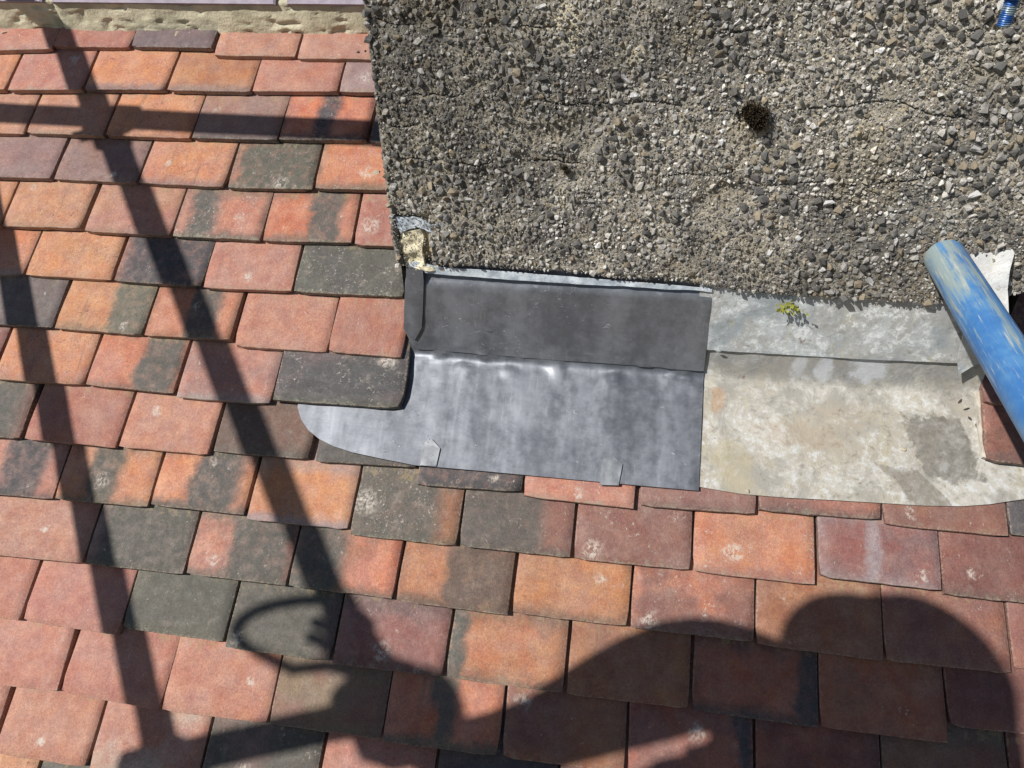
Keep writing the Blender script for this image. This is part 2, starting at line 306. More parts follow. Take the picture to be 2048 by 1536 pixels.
# ------------------------------------------------------------------ the clay tiles, course by course, each measured at its tail edge
PAL = dict(N=(192, 127, 108), n=(176, 112, 96), O=(210, 136, 94), T=(198, 138, 104), R=(204, 120, 87), r=(180, 101, 75), B=(145, 103, 87), b=(116, 93, 84),
           G=(103, 99, 92), g=(116, 111, 100), S=(90, 86, 89), P=(158, 122, 115), p=(130, 108, 109), M=(150, 98, 88), m=(130, 82, 74), L=(168, 149, 150), Y=(146, 134, 104), K=(66, 63, 64), W=(200, 186, 174), A=(186, 121, 82), a=(163, 105, 77))
TILES = """A -70 103 104 98 N rG.2/.3/.0 w.9 s.3
A 104 91 258 94 n w.2 s.2
A 259 93 424 96 p cS.4 w.3
A 426 111 590 113 N cP.4 w.6
A 592 117 748 119 N w.8
B -150 178 10 180 O s.6
B 14 180 164 180 N w1 s.3 cR.3
B 167 178 331 180 O rP1/0/0 s.7
B 333 180 502 183 A cO.7 rP1/.2/0 s.8
B 503 182 676 183 N cn.3 w.3
B 677 184 848 187 P cL.5 w.8
C -110 264 46 267 T s.6
C 49 266 206 271 T cN.5 rg.5/.2/0 s.8
C 209 270 380 277 O cT.6 rS.4/.2/0 s1
C 382 275 555 280 P cT.4 rS.8/.3/0 s.5
C 556 278 734 281 R bS.48/.11/.1 rS.9/.6/0 w.7 s.4
C 738 285 910 290 S w.3
D -60 352 102 358 P cp.5 w.2 s.3
D 105 357 272 365 P cB.7 rP.3/.2/0 s.6
D 275 365 448 374 O cR.7 rP.8/.5/0 w.6 s.8
D 453 376 625 378 R bG.68/.62/.12 rg1/.8/.6 w.7
D 627 377 802 381 R cO.5 rG.7/.6/0 w.8 s.3
E -160 446 -1 452 O s.5
E 2 452 163 457 T cO.6 rg.4/.3/0 s1
E 166 462 341 472 N cT.6 rS.4/.2/.0 s.8
E 343 473 521 481 N bG.28/.16/.12 cR.5 rS.8/.6/.5 w.9 s.5
E 523 482 703 485 R bG.66/.2/.1 rG.7/.4/.5 w.7 s.3
E 705 490 883 495 n cN.5 w.9
F -120 540 46 549 R cO.5 rL.9/.3/0 s.7
F 48 550 221 559 O cT.6 rG.3/.3/0 s1
F 225 561 403 573 R bS.62/.6/.2 cP.6 rS.8/.4/0 w.5 s.4
F 404 576 583 582 N w.7
F 585 583 808 594 G cS.6 w.9
G -70 645 104 655 p cg.4 rS.8/.3/.3 s.5
G 107 656 283 670 O bg.8/.24/.1 rp.6/.3/.2 cT.5 s1
G 286 670 461 680 R bG.62/.19/.09 rG.4/.5/.3 w.4 s.4
G 465 692 653 704 N w.5
G 654 704 803 716 n cN.4 w.7
H -15 757 166 770 O cN.7 rB.4/.2/0 s1 w.4
H 169 770 347 787 R bG.74/.24/.09 rG.6/.3/.2 w.4 s.4
H 350 794 541 808 N cP.7 rL.9/.4/0 w.7 s.3
H 545 801 803 819 S cp.5 rG.6/.2/0 w.9
I -140 868 41 877 B bG.6/.3/.2 s.5
I 46 878 232 896 n cN.5 w.1
I 236 893 416 910 N cO.3 w.3
I 424 902 617 918 b cB.5 rG.6/.3/.0 w.2 s.4
I 628 922 832 934 G cb.4
I 832 969 1044 984 R bS.6/.62/.08 rS1/.3/0 w.5
I 1044 992 1269 1018 N cR.5 w1
I 1279 1011 1515 1029 M cP.5 rS.4/.2/0 w.7
I 1517 1020 1766 1040 M cR.4 rS.6/.4/0 w.7
I 1768 1049 2020 1073 B cM.6 rM.6/.2/0 w.5
I 2022 1069 2280 1092 S w.5
J -90 982 104 998 N bS.62/.22/.12 cR.5 rp.7/.3/0 s.6
J 106 998 294 1014 O bG.45/.17/.12 cR.4 rG.7/.3/.5 w.6 s.5
J 299 1010 488 1030 O bG.62/.26/.12 cB.4 rG.9/.2/.6 w.5 s.3
J 491 1038 697 1059 O cA.5 rL.9/.3/.5 w.2 s.5
J 698 1069 912 1092 a bG.36/.44/.14 rG.5/.4/.6 w.9
J 916 1092 1142 1115 M bG.3/.42/.12 cB.5 rG.7/.3/.2 w.6
J 1146 1117 1383 1141 M cP.4 w.7 s.3
J 1385 1143 1632 1170 R cA.5 rP.6/.2/0 w.7
J 1637 1153 1885 1181 M bL.44/.07/.07 cp.6 rp.6/.5/.5 w.5
J 1887 1189 2140 1215 m cM.5 rG.5/.1/0 w.5
K -45 1107 166 1127 N
K 167 1127 366 1149 P bG.55/.46/.14 rG.7/.2/.6 w.5
K 369 1147 572 1172 N bG.66/.3/.12 cP.8 rG.8/.3/.6 w.5
K 574 1172 786 1198 R bG.12/.36/.14 cB.6 rG.7/.2/.4 w.4
K 790 1202 1017 1231 A bb.72/.32/.13 rb.9/.5/.3 w.4 s.5
K 1022 1225 1257 1254 A cO.5 rb.7/.2/.4 w.6 s.5
K 1260 1255 1509 1284 M cR.6 rp.4/.1/0 w.8
K 1511 1289 1769 1322 a cA.6 rB.5/.4/.2 w.4
K 1771 1321 2027 1348 M ca.6 w.4
K 2028 1336 2290 1365 M
L -150 1216 38 1241 N
L 42 1241 235 1270 N
L 241 1256 446 1284 G cg.5 rg.6/.3/0 w.5
L 447 1295 660 1323 b bG.4/.5/.2 cp.6 rG.8/.4/.6 w.3
L 663 1327 886 1354 M cP.5 rS.5/.2/.5 w.6
L 890 1355 1126 1386 A bG.06/.08/.06 cR.5 rG.6/.4/.5 w.5 s.4
L 1131 1388 1380 1418 a cA.6 rM.5/.3/.2 s.4
L 1383 1420 1638 1456 r bS.95/.1/.08 ca.5 rp.9/.5/.5 s.5
L 1641 1455 1898 1487 a cr.5 rM.6/.3/0 s.5
L 1898 1452 2160 1480 m cM.6
M -85 1362 113 1383 N
M 117 1384 318 1420 N cn.4
M 321 1420 535 1448 N cO.2
M 536 1448 762 1479 B cY.5 rg.6/.3/.5
M 763 1483 997 1513 R bg.5/.1/.08 cO.5 rp1/.3/.3 s.4
M 1001 1515 1250 1546 M ba.8/.3/.2 rS.6/.2/.3 w.4
M 1253 1546 1508 1578 M cr.6 bS.93/.05/.04 w.4
M 1511 1578 1767 1612 m cr.5
M 1770 1612 2030 1645 B cm.5 rG.6/.3/.6
M 2033 1640 2300 1670 m
N -15 1506 171 1536 N w.2
N 174 1540 392 1572 N cW.6 w.7
N 395 1572 625 1606 G cP.5 rG.5/.3/.5 w.7
N 629 1606 856 1640 N cB.5 w.2
N 860 1640 1105 1676 S cb.5
N 1109 1676 1360 1712 M w.4
N 1364 1712 1620 1748 m cr.5
N 1624 1748 1880 1784 m
N 1884 1780 2140 1820 M
N -240 1476 -20 1504 N""".split('\n')
TW, TL = 0.165, 0.262
def tile_mesh(seed, ragged=0.0):
    r = np.random.default_rng(seed); nx, ny = 10, 6; V = []; F = []
    cam_x = r.uniform(-0.0004, 0.0008); cam_y = r.uniform(-0.0003, 0.0008); tw = r.uniform(-0.0010, 0.0010)
    jl, jr, jt = (r.normal(0, 0.00035 + (ragged * 0.002 if q == 1 else 0), 16) for q in range(3))
    def pos(a, b, inset):
        x = inset + a * (TW - 2 * inset); y = inset + b * (TL - inset)
        bi = b * ny; ai = a * nx; i0 = int(round(bi)); k0 = int(round(ai))
        x += (1 - a) * jl[i0] * 1.0 + a * jr[i0]; y += (1 - b) ** 3 * jt[k0]
        if b == 0 and a in (0, 1): q_ = abs(r.normal(0, 0.0020)) + 0.0005; x += (q_ if a == 0 else -q_); y += q_      # worn corners
        z = cam_x * (1 - (2 * a - 1) ** 2) - cam_y * (2 * b - 1) ** 2 + tw * (a - 0.5) * (b - 0.3)
        return x, y, z
    bys = np.array([0, 0.09, 0.2, 0.32, 0.45, 0.7, 1.0])
    for j in range(ny + 1):
        for i in range(nx + 1):
            x, y, z = pos(i / nx, bys[j], 0.0006); V.append((x, y, z))
    idx = lambda i, j: j * (nx + 1) + i
    for j in range(ny):
        for i in range(nx): F.append((idx(i, j), idx(i + 1, j), idx(i + 1, j + 1), idx(i, j + 1)))
    bnd = [(i, 0) for i in range(nx)] + [(nx, j) for j in range(ny)] + [(i, ny) for i in range(nx, 0, -1)] + [(0, j) for j in range(ny, 0, -1)]
    rings = [[idx(i, j) for i, j in bnd]]
    for inset, dz in ((0.0, -0.0009), (0.0003, -0.0104)):
        ring = []
        for i, j in bnd:
            x, y, z = pos(i / nx, bys[j], inset)
            if dz < -0.01: y += 0.0008 * (1 - bys[j]); 
            ring.append(len(V)); V.append((x, y, z + dz + (r.normal(0, 0.0004) if dz < -0.01 else r.normal(0, 0.00025))))
        rings.append(ring)
    for a, b in zip(rings, rings[1:]):
        for k in range(len(bnd)): F.append((a[k], b[k], b[(k + 1) % len(bnd)], a[(k + 1) % len(bnd)]))
    F.append(tuple(rings[-1][::-1]))
    me = me_from('roof_tile', V, F, CLAY)
    sm = [i < nx * ny for i in range(len(F))]; me.polygons.foreach_set('use_smooth', sm)
    return me
TM = [tile_mesh(100 + i) for i in range(14)]; TMR = tile_mesh(300, 1.0); TMS = tile_mesh(301, 0.5)
def alb_of(ch): return alb(*PAL[ch])
tile_n = 0
def add_tile(P0, P1, spec, lift=0.0, mesh=None, on_i=False):
    """P0, P1: left and right end of the tail edge in (u, v)"""
    global tile_n; tile_n += 1
    r = random.Random(tile_n * 13 + 5)
    du, dvv = P1[0] - P0[0], P1[1] - P0[1]; gp = r.uniform(0.0006, 0.0022); w = math.hypot(du, dvv) - gp
    ang = math.atan2(dvv, du); sx = w / TW
    n = lift + r.uniform(-0.0006, 0.0010)
    vm = (P0[1] + P1[1]) / 2
    if on_i: n = -KT * (vm - VI)
    m = T((P0[0] + gp / 2, P0[1], n)) @ Matrix.Rotation(ang, 4, 'Z') @ Matrix.Rotation(-math.atan(KT) + (0 if on_i else r.uniform(-0.004, 0.004)), 4, 'X') @ Matrix.Rotation(0 if on_i else r.uniform(-0.006, 0.006), 4, 'Y') @ Matrix.Diagonal((sx, 1, 1, 1))
    o = link('roof_tile', mesh or r.choice(TM), roof, m)
    d = dict(ca='N', cb='G', cc=None, band=(0.5, -1.0, 0.1), rim=(0, 0, 0), am=0.0, sp=0.05, wh=0.15)
    d['ca'] = spec[0]
    for tk in spec[1:]:
        h, rest = tk[0], tk[1:]
        if h == 'b': d['cb'] = rest[0]; d['band'] = tuple(float(q) for q in rest[1:].split('/'))
        elif h == 'r':
            if d['band'][1] < 0: d['cb'] = rest[0]
            d['rim'] = tuple(float(q) for q in rest[1:].split('/'))
        elif h == 'c': d['cc'] = rest[0]; d['am'] = float(rest[1:])
        elif h == 'w': d['wh'] = float(rest)
        elif h == 's': d['sp'] = float(rest)
    jit = lambda c: [max(0.004, q * r.uniform(0.95, 1.05)) for q in c]
    o['ca'] = jit(alb_of(d['ca'])); o['cb'] = jit(alb_of(d['cb'])); o['cc'] = jit(alb_of(d['cc'] or d['ca']))
    o['band'] = list(map(float, d['band'])); o['rim'] = list(map(float, d['rim'])); o['amt'] = [d['am'], d['sp'], d['wh']]
    o['scf'] = [r.uniform(0.1, 0.9), r.uniform(0.1, 0.9), (0.05 + 0.13 * d['wh'] * r.random()) if r.random() < 0.35 + 0.5 * d['wh'] else 0.001]
    o['sd'] = [r.uniform(-20, 20) for _ in range(3)]
    return o
GEN = ['N', 'N cn.4', 'O cT.5 s.7', 'M cP.4 w.5', 'B cM.5 rG.5/.3/0', 'G cg.5 w.5', 'R bG.6/.25/.1 rG.5/.3/0', 'p cP.5 w.4', 'm cM.5', 'T cN.5 s.8']
rows = {}
for ln in TILES:
    tk = ln.split(); xl, yl, xr, yr = map(float, tk[1:5]); a = on_roof(xl, yl); b = on_roof(xr, yr)
    rows.setdefault(tk[0], []).append((a[:2], b[:2]))
    on_i = tk[0] == 'I' and xl > 600
    lift, mesh = 0.0, None
    if tk[0] == 'H' and xl > 500: lift, mesh = 0.0035, TMR
    if tk[0] == 'G' and xl > 600: lift, mesh = 0.002, None
    if tk[0] == 'I' and 400 < xl < 600: lift = -0.002
    add_tile(a[:2], b[:2], tk[5:], lift, mesh, on_i)
GAUGE, PW = 0.0931, 0.1665
RB = random.Random(3)
for i, c in enumerate('ABCDEFGHIJKLMNOP'):
    v = -i * GAUGE; us = [q for s in rows.get(c, []) for q in (s[0][0], s[1][0])]
    lo = min(us) if us else 99; hi = max(us) if us else None
    off = 0.0 if i % 2 else 0.5
    if hi is None:                                                  # courses below the picture
        for k in range(-3, 11): add_tile(((k + off) * PW, v), ((k + off + 1) * PW - .002, v), RB.choice(GEN).split())
        continue
    for k in range(2):                                              # a little way on to the left
        add_tile((lo - 0.003 - (k + 1) * PW, v), (lo - 0.004 - k * PW - .001, v), RB.choice(GEN).split())
    if i >= 8:
        for k in range(2): add_tile((hi + 0.003 + k * PW, v), (hi + 0.001 + (k + 1) * PW, v), RB.choice(GEN).split())
# right of the chimney
for c, xl, yl, xr, yr, sp in (('H', 1969, 921, 2225, 952, 'm cr.6 rb.7/.2/0 w.2'), ('G', 1966, 806, 2180, 824, 'm cM.5 w.3')):
    a = on_roof(xl, yl); b = on_roof(xr, yr); add_tile(a[:2], b[:2], sp.split(), 0.004 if c == 'H' else 0.003, TMS)
for i in range(0, 6):
    for k in range(3): add_tile((1.262 + (k + (0.4 if i % 2 else 0)) * PW - (0.1 if i % 2 and k == 0 else 0) * 0, -i * GAUGE), (1.262 + (k + 1 + (0.4 if i % 2 else 0)) * PW - .002, -i * GAUGE), RB.choice(['m cM.4 w.3', 'M cP.4', 'm cr.5', 'b cm.4']).split())
hr, gr0 = on_roof(2225, 952)[0] + 0.002, on_roof(2180, 824)[0] + 0.002
for k in range(3): add_tile((hr + k * PW, -7 * GAUGE), (hr + (k + 1) * PW - .002, -7 * GAUGE), ['m', 'cM.4']); add_tile((gr0 + k * PW, -6 * GAUGE), (gr0 + (k + 1) * PW - .002, -6 * GAUGE), ['M', 'cm.4'])

# ------------------------------------------------------------------ ridge: bedding mortar and ridge tiles
MORTAR = simple('lime_mortar', albf(170, 165, 142), albf(206, 200, 176), 18, 0.92, 0, 220, 0.0018, 0.8, 0.2)
def ridge_path(t):                                                   # mortar face in (v, n)
    pts = np.array([(0.047, -0.013), (0.053, 0.000), (0.0595, 0.013), (0.0665, 0.027), (0.0735, 0.0405), (0.100, 0.045)])
    x = t * (len(pts) - 1); i = min(int(x), len(pts) - 2); f = x - i; return pts[i] * (1 - f) + pts[i + 1] * f
ridge = root('ridge', (-0.3, 0.09, 0.02)); tag(ridge, 'row of purple clay ridge tiles bedded on cream mortar along the roof top', 'ridge')
nu, nt = 240, 26; V = []; F = []
for i in range(nu + 1):
    u = -1.2 + 1.56 * i / nu; edge = 0.006 * (fbm(u * 14, 3.3, 4, .6) - .5) * 2 + 0.003 * (fbm(u * 70, 8.8, 3) - .5)
    for j in range(nt + 1):
        t = j / nt; v, n = ridge_path(t); d = 0.0055 * (fbm(u * 12, t * 2.4 + 4, 4, .6) - .5) + 0.0022 * (fbm(u * 110, t * 10, 3) - .5) - 0.004 * sst(0.64, 0.72, fbm(u * 45, t * 6 + 30, 3))
        v += edge * (1 - t) - d * 0.9; n += d * 0.3
        if 0.0 < t: n -= 0.0045 * sst(0.006, 0.0, abs(u + 0.415)) ; v += 0.006 * sst(0.005, 0.0, abs(u + 0.415 + 0.004 * (fbm(t * 6, 1, 2) - .5)))
        V.append((u + 0.3, v - 0.09, n - 0.02))
    if i:
        for j in range(nt): a = (i - 1) * (nt + 1) + j; F.append((a, a + nt + 1, a + nt + 2, a + 1))
link('bedding_mortar', me_from('bedding_mortar', V, F, MORTAR, True), ridge)
RIDGE = simple('ridge_clay', alb(150, 140, 156), alb(178, 168, 184), 40, 0.6, 0, 340, 0.001, 0.5)
def ridge_tile(u0, u1, dz):
    V = []; F = []; ns = 18
    for k, u in enumerate((u0, u0 + 0.004, u1 - 0.004, u1)):
        sh = 0.003 if k in (0, 3) else 0.0
        for rr in (0.134 - sh, 0.118):
            for q in range(ns + 1):
                th = 0.0 if rr > 0.12 else 0.014; L_ = 0.21 * q / ns; A_ = math.radians(22); k_ = max(0.0, L_ - 0.12); aa = A_ - k_ * 14.0; V.append((u + 0.3, 0.069 + min(L_, 0.12) * math.cos(A_) + k_ * math.cos(aa) + th * math.sin(aa) - 0.09, 0.0445 - (0.002 if sh else 0.0) + dz + min(L_, 0.12) * math.sin(A_) + k_ * math.sin(aa) - th * math.cos(aa) - 0.02))
    m = ns + 1
    for k in range(3):
        for side in (0, 1):
            for q in range(ns):
                a = k * 2 * m + side * m + q; b = a + 2 * m; f = (a, a + 1, b + 1, b); F.append(f if side == 0 else f[::-1])
        for q in (0, ns): a = k * 2 * m + q; F.append((a, a + 2 * m, a + 3 * m, a + m))
    for k in (0, 3):
        for q in range(ns): a = k * 2 * m + q; F.append((a, a + m, a + m + 1, a + 1))
    me = me_from('ridge_tile', V, F, RIDGE)
    bm = bmesh.new(); bm.from_mesh(me); bmesh.ops.recalc_face_normals(bm, faces=bm.faces[:]); bm.to_mesh(me); bm.free()
    return link('ridge_tile', me, ridge)
ridge_tile(-0.875, -0.425, 0.0015); ridge_tile(-0.405, 0.042, 0.0); ridge_tile(0.064, 0.34, 0.001)

# ------------------------------------------------------------------ chimney: brick core, thick pebbledash render coat, stones, cracks
UL, UR, ZTOP = 0.366, 1.232, 1.05
RENDER = render_material(); STONE = stone_material()
chim = root('chimney', (0.8, VB, NB)); tag(chim, 'grey pebbledashed chimney stack with cracked render above the lead flashing', 'chimney')
CO = np.array([0.8, VB, NB])
BRICK = simple('core_brick', alb(120, 84, 70), alb(160, 118, 100), 20, 0.9)
cv = [face_pt(u, z, o) - CO for z in (-0.75, ZTOP) for o in (-0.010, -0.46) for u in (UL + 0.012, UR - 0.012)]
link('brick_core', me_from('brick_core', cv, [(0, 1, 3, 2), (4, 6, 7, 5), (0, 4, 5, 1), (2, 3, 7, 6), (0, 2, 6, 4), (1, 5, 7, 3)], BRICK), chim)
EDGE = [on_face(x, y, 0.02) for x, y in ((795, 538), (850, 532), (905, 538), (960, 538), (1040, 548), (1120, 550), (1230, 562), (1330, 568), (1420, 578), (1480, 590), (1560, 597), (1680, 604), (1790, 609), (1885, 614), (1925, 606))] + [(1.20, 0.175), (1.26, 0.185)]
EU = np.array([e[0] for e in EDGE]); EZ = np.array([e[1] for e in EDGE])
CRK = """740 42 790 52 830 55 870 47 905 45 925 60 990 52 1070 58 1120 60 1180 61 1240 56 1300 60 1360 70 1420 71 1480 66 1530 58 1560 57 1610 64
1610 64 1660 72 1700 82 1760 93 1800 96 1850 90
1890 78 1940 66 1975 60 1990 45 2000 20
1960 98 2000 92 2048 86
762 197 800 198 830 190 870 192 905 195 935 188 960 188
1000 200 1050 205 1110 213 1160 214 1230 215 1290 208 1330 210 1400 222 1440 226 1490 235
1600 225 1650 222 1700 218 1762 210 1800 214 1830 224 1870 236 1930 240 1960 250 2000 262
800 322 840 325 880 328 950 336 1000 332 1060 328 1110 332 1160 335
1320 356 1370 354 1430 357 1465 350 1480 336
1480 372 1540 374 1600 372 1660 374 1720 374 1810 370 1860 362 1920 362
922 60 935 85 945 100 948 140 950 180 968 230
1110 214 1118 250 1122 290 1126 330
1345 72 1335 100 1336 140 1328 160
1482 240 1483 270 1480 300 1465 330
1552 0 1556 30 1545 60 1546 90 1540 118
1212 130 1208 165 1213 212
1762 140 1764 165 1760 190
1667 374 1668 400 1674 440 1672 470
1318 358 1318 400 1310 430 1306 455
780 258 805 258 830 254"""
SEG = []
for ln in CRK.split('\n'):
    q = list(map(float, ln.split())); pts = [on_face(q[i], q[i + 1], 0.024) for i in range(0, len(q), 2)]
    SEG += [(*a, *b) for a, b in zip(pts, pts[1:])]
SEG = np.array(SEG)
def crack_d(U, Zz):
    wu = U + 0.006 * (fbm(U * 60, Zz * 60, 3) - .5) ; wz = Zz + 0.007 * (fbm(U * 60 + 40, Zz * 60, 3) - .5)
    best = np.full(U.shape, 9.0)
    for x0, y0, x1, y1 in SEG:
        dx, dy = x1 - x0, y1 - y0; t = np.clip(((wu - x0) * dx + (wz - y0) * dy) / (dx * dx + dy * dy), 0, 1)
        best = np.minimum(best, np.hypot(wu - x0 - t * dx, wz - y0 - t * dy))
    return best
def bare(U, Zz): return sst(0.60, 0.74, fbm(U * 11 + 3.0, Zz * 14 + 9.0, 3, .55))             # patches where the stones have come away
def relief(U, Zz):
    return (0.0075 * (fbm(U * 9, Zz * 9, 3) - .5) + 0.0042 * (fbm(U * 70, Zz * 70, 3) - .5) * (1 - 0.5 * bare(U, Zz)) + 0.0026 * (fbm(U * 260, Zz * 260, 3, .6) - .5)
            - 0.0035 * bare(U, Zz))
OFF = 0.015
nx, nz = 780, 430
zg = np.linspace(0, 1, nz) ** 1.0; V = np.zeros((nz, nx, 3)); uu = np.linspace(0, 1, nx)
ZT2 = 0.62
Ug = UL + (UR - UL) * uu[None, :] + 0 * zg[:, None]
zb = np.interp(Ug[0], EU, EZ) + 0.006 * (fbm(Ug[0] * 90, 2.2 + 0 * Ug[0], 3) - .5) + 0.004 * (fbm(Ug[0] * 25, 7.2 + 0 * Ug[0], 2) - .5)
Zg = zb[None, :] + (ZT2 - zb[None, :]) * zg[:, None]
Ug = Ug + 0.006 * (fbm(Zg * 60, 1.5 + 0 * Zg, 4, .6) - .5) * sst(0.05, 0, uu)[None, :]
Rg = relief(Ug, Zg); cd = crack_d(Ug, Zg); cw = 0.0002 + 0.0012 * fbm(Ug * 30, Zg * 30, 2)
Og = OFF + Rg - 0.0045 * (1 - sst(cw * 0.4, cw * 1.7, cd)) * sst(0.34, 0.56, fbm(Ug * 22 + 5, Zg * 22, 3))
el = np.minimum((Ug - UL) / 0.012, 1); Og -= 0.010 * (1 - np.clip(el, 0, 1)) ** 2
bl = np.minimum((Zg - zb[None, :]) / 0.008, 1); Og -= 0.006 * (1 - np.clip(bl, 0, 1)) ** 2
# the broken corner where the render has come off
cu, cz = on_face(826, 485, 0.02)
hole = sst(1.0, 0.8, np.maximum(np.abs(Ug - cu) / 0.026, np.abs(Zg - cz) / 0.044) + 0.35 * (fbm(Ug * 90, Zg * 90, 3) - .5)); Og -= 0.013 * hole
Pg = (Ug[..., None] * np.array([1, 0, 0]) + FOOT + Zg[..., None] * Zl + Og[..., None] * Hl) - CO
Vf = Pg.reshape(-1, 3)
ii = np.arange(nz * nx).reshape(nz, nx)
F = np.stack([ii[:-1, :-1], ii[:-1, 1:], ii[1:, 1:], ii[1:, :-1]], -1).reshape(-1, 4)
skirt = []; bv = []
def add_skirt(ids, flip):
    base = nz * nx + sum(len(b) for b in bv); P = Vf[ids].copy(); h = P @ Hl; P = P + np.outer(-0.004 - h, Hl); bv.append(P)
    for k in range(len(ids) - 1):
        q = (ids[k], base + k, base + k + 1, ids[k + 1]); skirt.append(q if not flip else q[::-1])
add_skirt(ii[0], False); add_skirt(ii[:, 0], True); add_skirt(ii[:, -1], False)
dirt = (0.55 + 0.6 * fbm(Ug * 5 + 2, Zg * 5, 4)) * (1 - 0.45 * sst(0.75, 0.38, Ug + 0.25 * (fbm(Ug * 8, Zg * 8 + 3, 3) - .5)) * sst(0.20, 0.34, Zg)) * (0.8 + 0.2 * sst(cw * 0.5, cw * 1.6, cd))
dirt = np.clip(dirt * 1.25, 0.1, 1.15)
pale = 0
for x, y, rr in ((1130, 40, 0.03), (1140, 85, 0.035), (850, 290, 0.03), (1125, 420, 0.03), (880, 350, 0.025), (1250, 120, 0.03)):
    pu, pz = on_face(x, y, 0.024); pale = np.maximum(pale, sst(1, 0.3, np.hypot(Ug - pu, Zg - pz) / rr + 0.8 * (fbm(Ug * 60, Zg * 60, 3) - .5)))
dirt = dirt * (1 + 0.9 * pale)
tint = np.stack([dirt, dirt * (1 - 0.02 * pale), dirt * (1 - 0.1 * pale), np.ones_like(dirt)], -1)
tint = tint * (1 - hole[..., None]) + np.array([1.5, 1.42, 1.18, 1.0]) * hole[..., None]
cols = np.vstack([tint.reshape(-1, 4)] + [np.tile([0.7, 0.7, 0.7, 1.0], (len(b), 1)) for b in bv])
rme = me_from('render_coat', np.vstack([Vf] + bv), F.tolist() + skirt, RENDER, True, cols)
rend = link('render_coat', rme, chim)
uside = [face_pt(u, z, o) - CO for u in (UL, UR) for z in (0.58, ZTOP) for o in (OFF - 0.003, -0.48)]
link('upper_render', me_from('upper_render', uside, [(0, 2, 6, 4), (1, 5, 7, 3), (2, 3, 7, 6), (0, 1, 3, 2), (4, 6, 7, 5)], RENDER), chim)
for us, k in ((UL, 1), (UR, -1)):
    sv = [face_pt(us + k * o2, z, o) - CO for z in (-0.6, 0.6) for o, o2 in ((OFF - 0.014, 0.006), (-0.48, 0.0), (-0.48, 0.011), (OFF - 0.016, 0.011))]
    link('side_render', me_from('side_render', sv, [(0, 1, 5, 4), (1, 2, 6, 5), (2, 3, 7, 6), (3, 0, 4, 7), (4, 5, 6, 7)], RENDER), chim)

# stones thrown on the wet render
t_ = (1 + 5 ** .5) / 2
ICO_V = np.array([(-1, t_, 0), (1, t_, 0), (-1, -t_, 0), (1, -t_, 0), (0, -1, t_), (0, 1, t_), (0, -1, -t_), (0, 1, -t_), (t_, 0, -1), (t_, 0, 1), (-t_, 0, -1), (-t_, 0, 1)]) / math.sqrt(1 + t_ * t_)
ICO_F = np.array([(0, 11, 5), (0, 5, 1), (0, 1, 7), (0, 7, 10), (0, 10, 11), (1, 5, 9), (5, 11, 4), (11, 10, 2), (10, 7, 6), (7, 1, 8), (3, 9, 4), (3, 4, 2), (3, 2, 6), (3, 6, 8), (3, 8, 9), (4, 9, 5), (2, 4, 11), (6, 2, 10), (8, 6, 7), (9, 8, 1)])
def stone_shape(r):
    V = ICO_V + r.normal(0, 0.20, ICO_V.shape)
    for _ in range(5):                                              # crushed stone: a few flat breaks
        d = r.normal(0, 1, 3); d /= np.linalg.norm(d); q = V @ d; V = V - np.outer(np.maximum(q - 0.55, 0), d)
    return V * np.array([1, r.uniform(0.6, 0.95), r.uniform(0.6, 1.0)])
def stone_col(r):
    a = r.random()
    if a < 0.34: g = r.uniform(78, 130); c = (g, g * 0.99, g * 0.975)
    elif a < 0.84: g = r.uniform(135, 214); c = (g, g * 0.985, g * 0.96)
    elif a < 0.92: g = r.uniform(120, 180); c = (g * 1.03, g * 0.95, g * 0.82)
    else: g = r.uniform(205, 248); c = (g, g * 0.98, g * 0.94)
    return albf(*c)
NST = 140000
su = UL + 0.004 + (UR - UL - 0.008) * RNG.random(NST); sz = 0.10 + 0.50 * RNG.random(NST)
size = np.exp(RNG.normal(math.log(0.0026), 0.44, NST)); size = np.clip(size, 0.0011, 0.0074)
keep = sz > np.interp(su, EU, EZ) + 0.003
bb = bare(su, sz); keep &= RNG.random(NST) > bb * 0.85
cdist = crack_d(su, sz); keep &= cdist > size * 0.35 + 0.0003
keep &= ~((np.abs(su - cu) < 0.025) & (np.abs(sz - cz) < 0.045))
size *= 0.78 + 0.34 * sst(0.42, 0.62, fbm(su * 16 + 30, sz * 16, 2))
su, sz, size = su[keep], sz[keep], size[keep]
order = np.argsort(-size); su, sz, size = su[order], sz[order], size[order]
cell = {}; sel = []
for i in range(len(su)):                                            # no stone inside another
    a, b = int(su[i] / 0.012), int(sz[i] / 0.012); ok = True
    for da in (-1, 0, 1):
        for db in (-1, 0, 1):
            for j in cell.get((a + da, b + db), ()):
                if (su[i] - su[j]) ** 2 + (sz[i] - sz[j]) ** 2 < (0.66 * (size[i] + size[j])) ** 2: ok = False; break
            if not ok: break
        if not ok: break
    if ok: cell.setdefault((a, b), []).append(i); sel.append(i)
def stone_frame(i, r):
    th = r.uniform(0, 2 * math.pi); ax = np.array([1.0, 0, 0]); q = math.cos(th) * ax + math.sin(th) * Zl; tilt = r.normal(0, 0.28); q = q * math.cos(tilt) + Hl * math.sin(tilt)
    w = Hl - q * (Hl @ q); w /= np.linalg.norm(w); e = np.cross(w, q); return np.stack([q, e, w])
SHAPES = [stone_shape(RNG) for _ in range(40)]
big = [i for i in sel if sz[i] < 0.56][:300]; bigset = set(big)
BM = []
for s in range(24):
    BM.append(me_from('pebble', SHAPES[s], ICO_F.tolist(), STONE, False, [tuple(stone_col(RNG)) + (1,)] * 12))
rel = relief(su, sz)
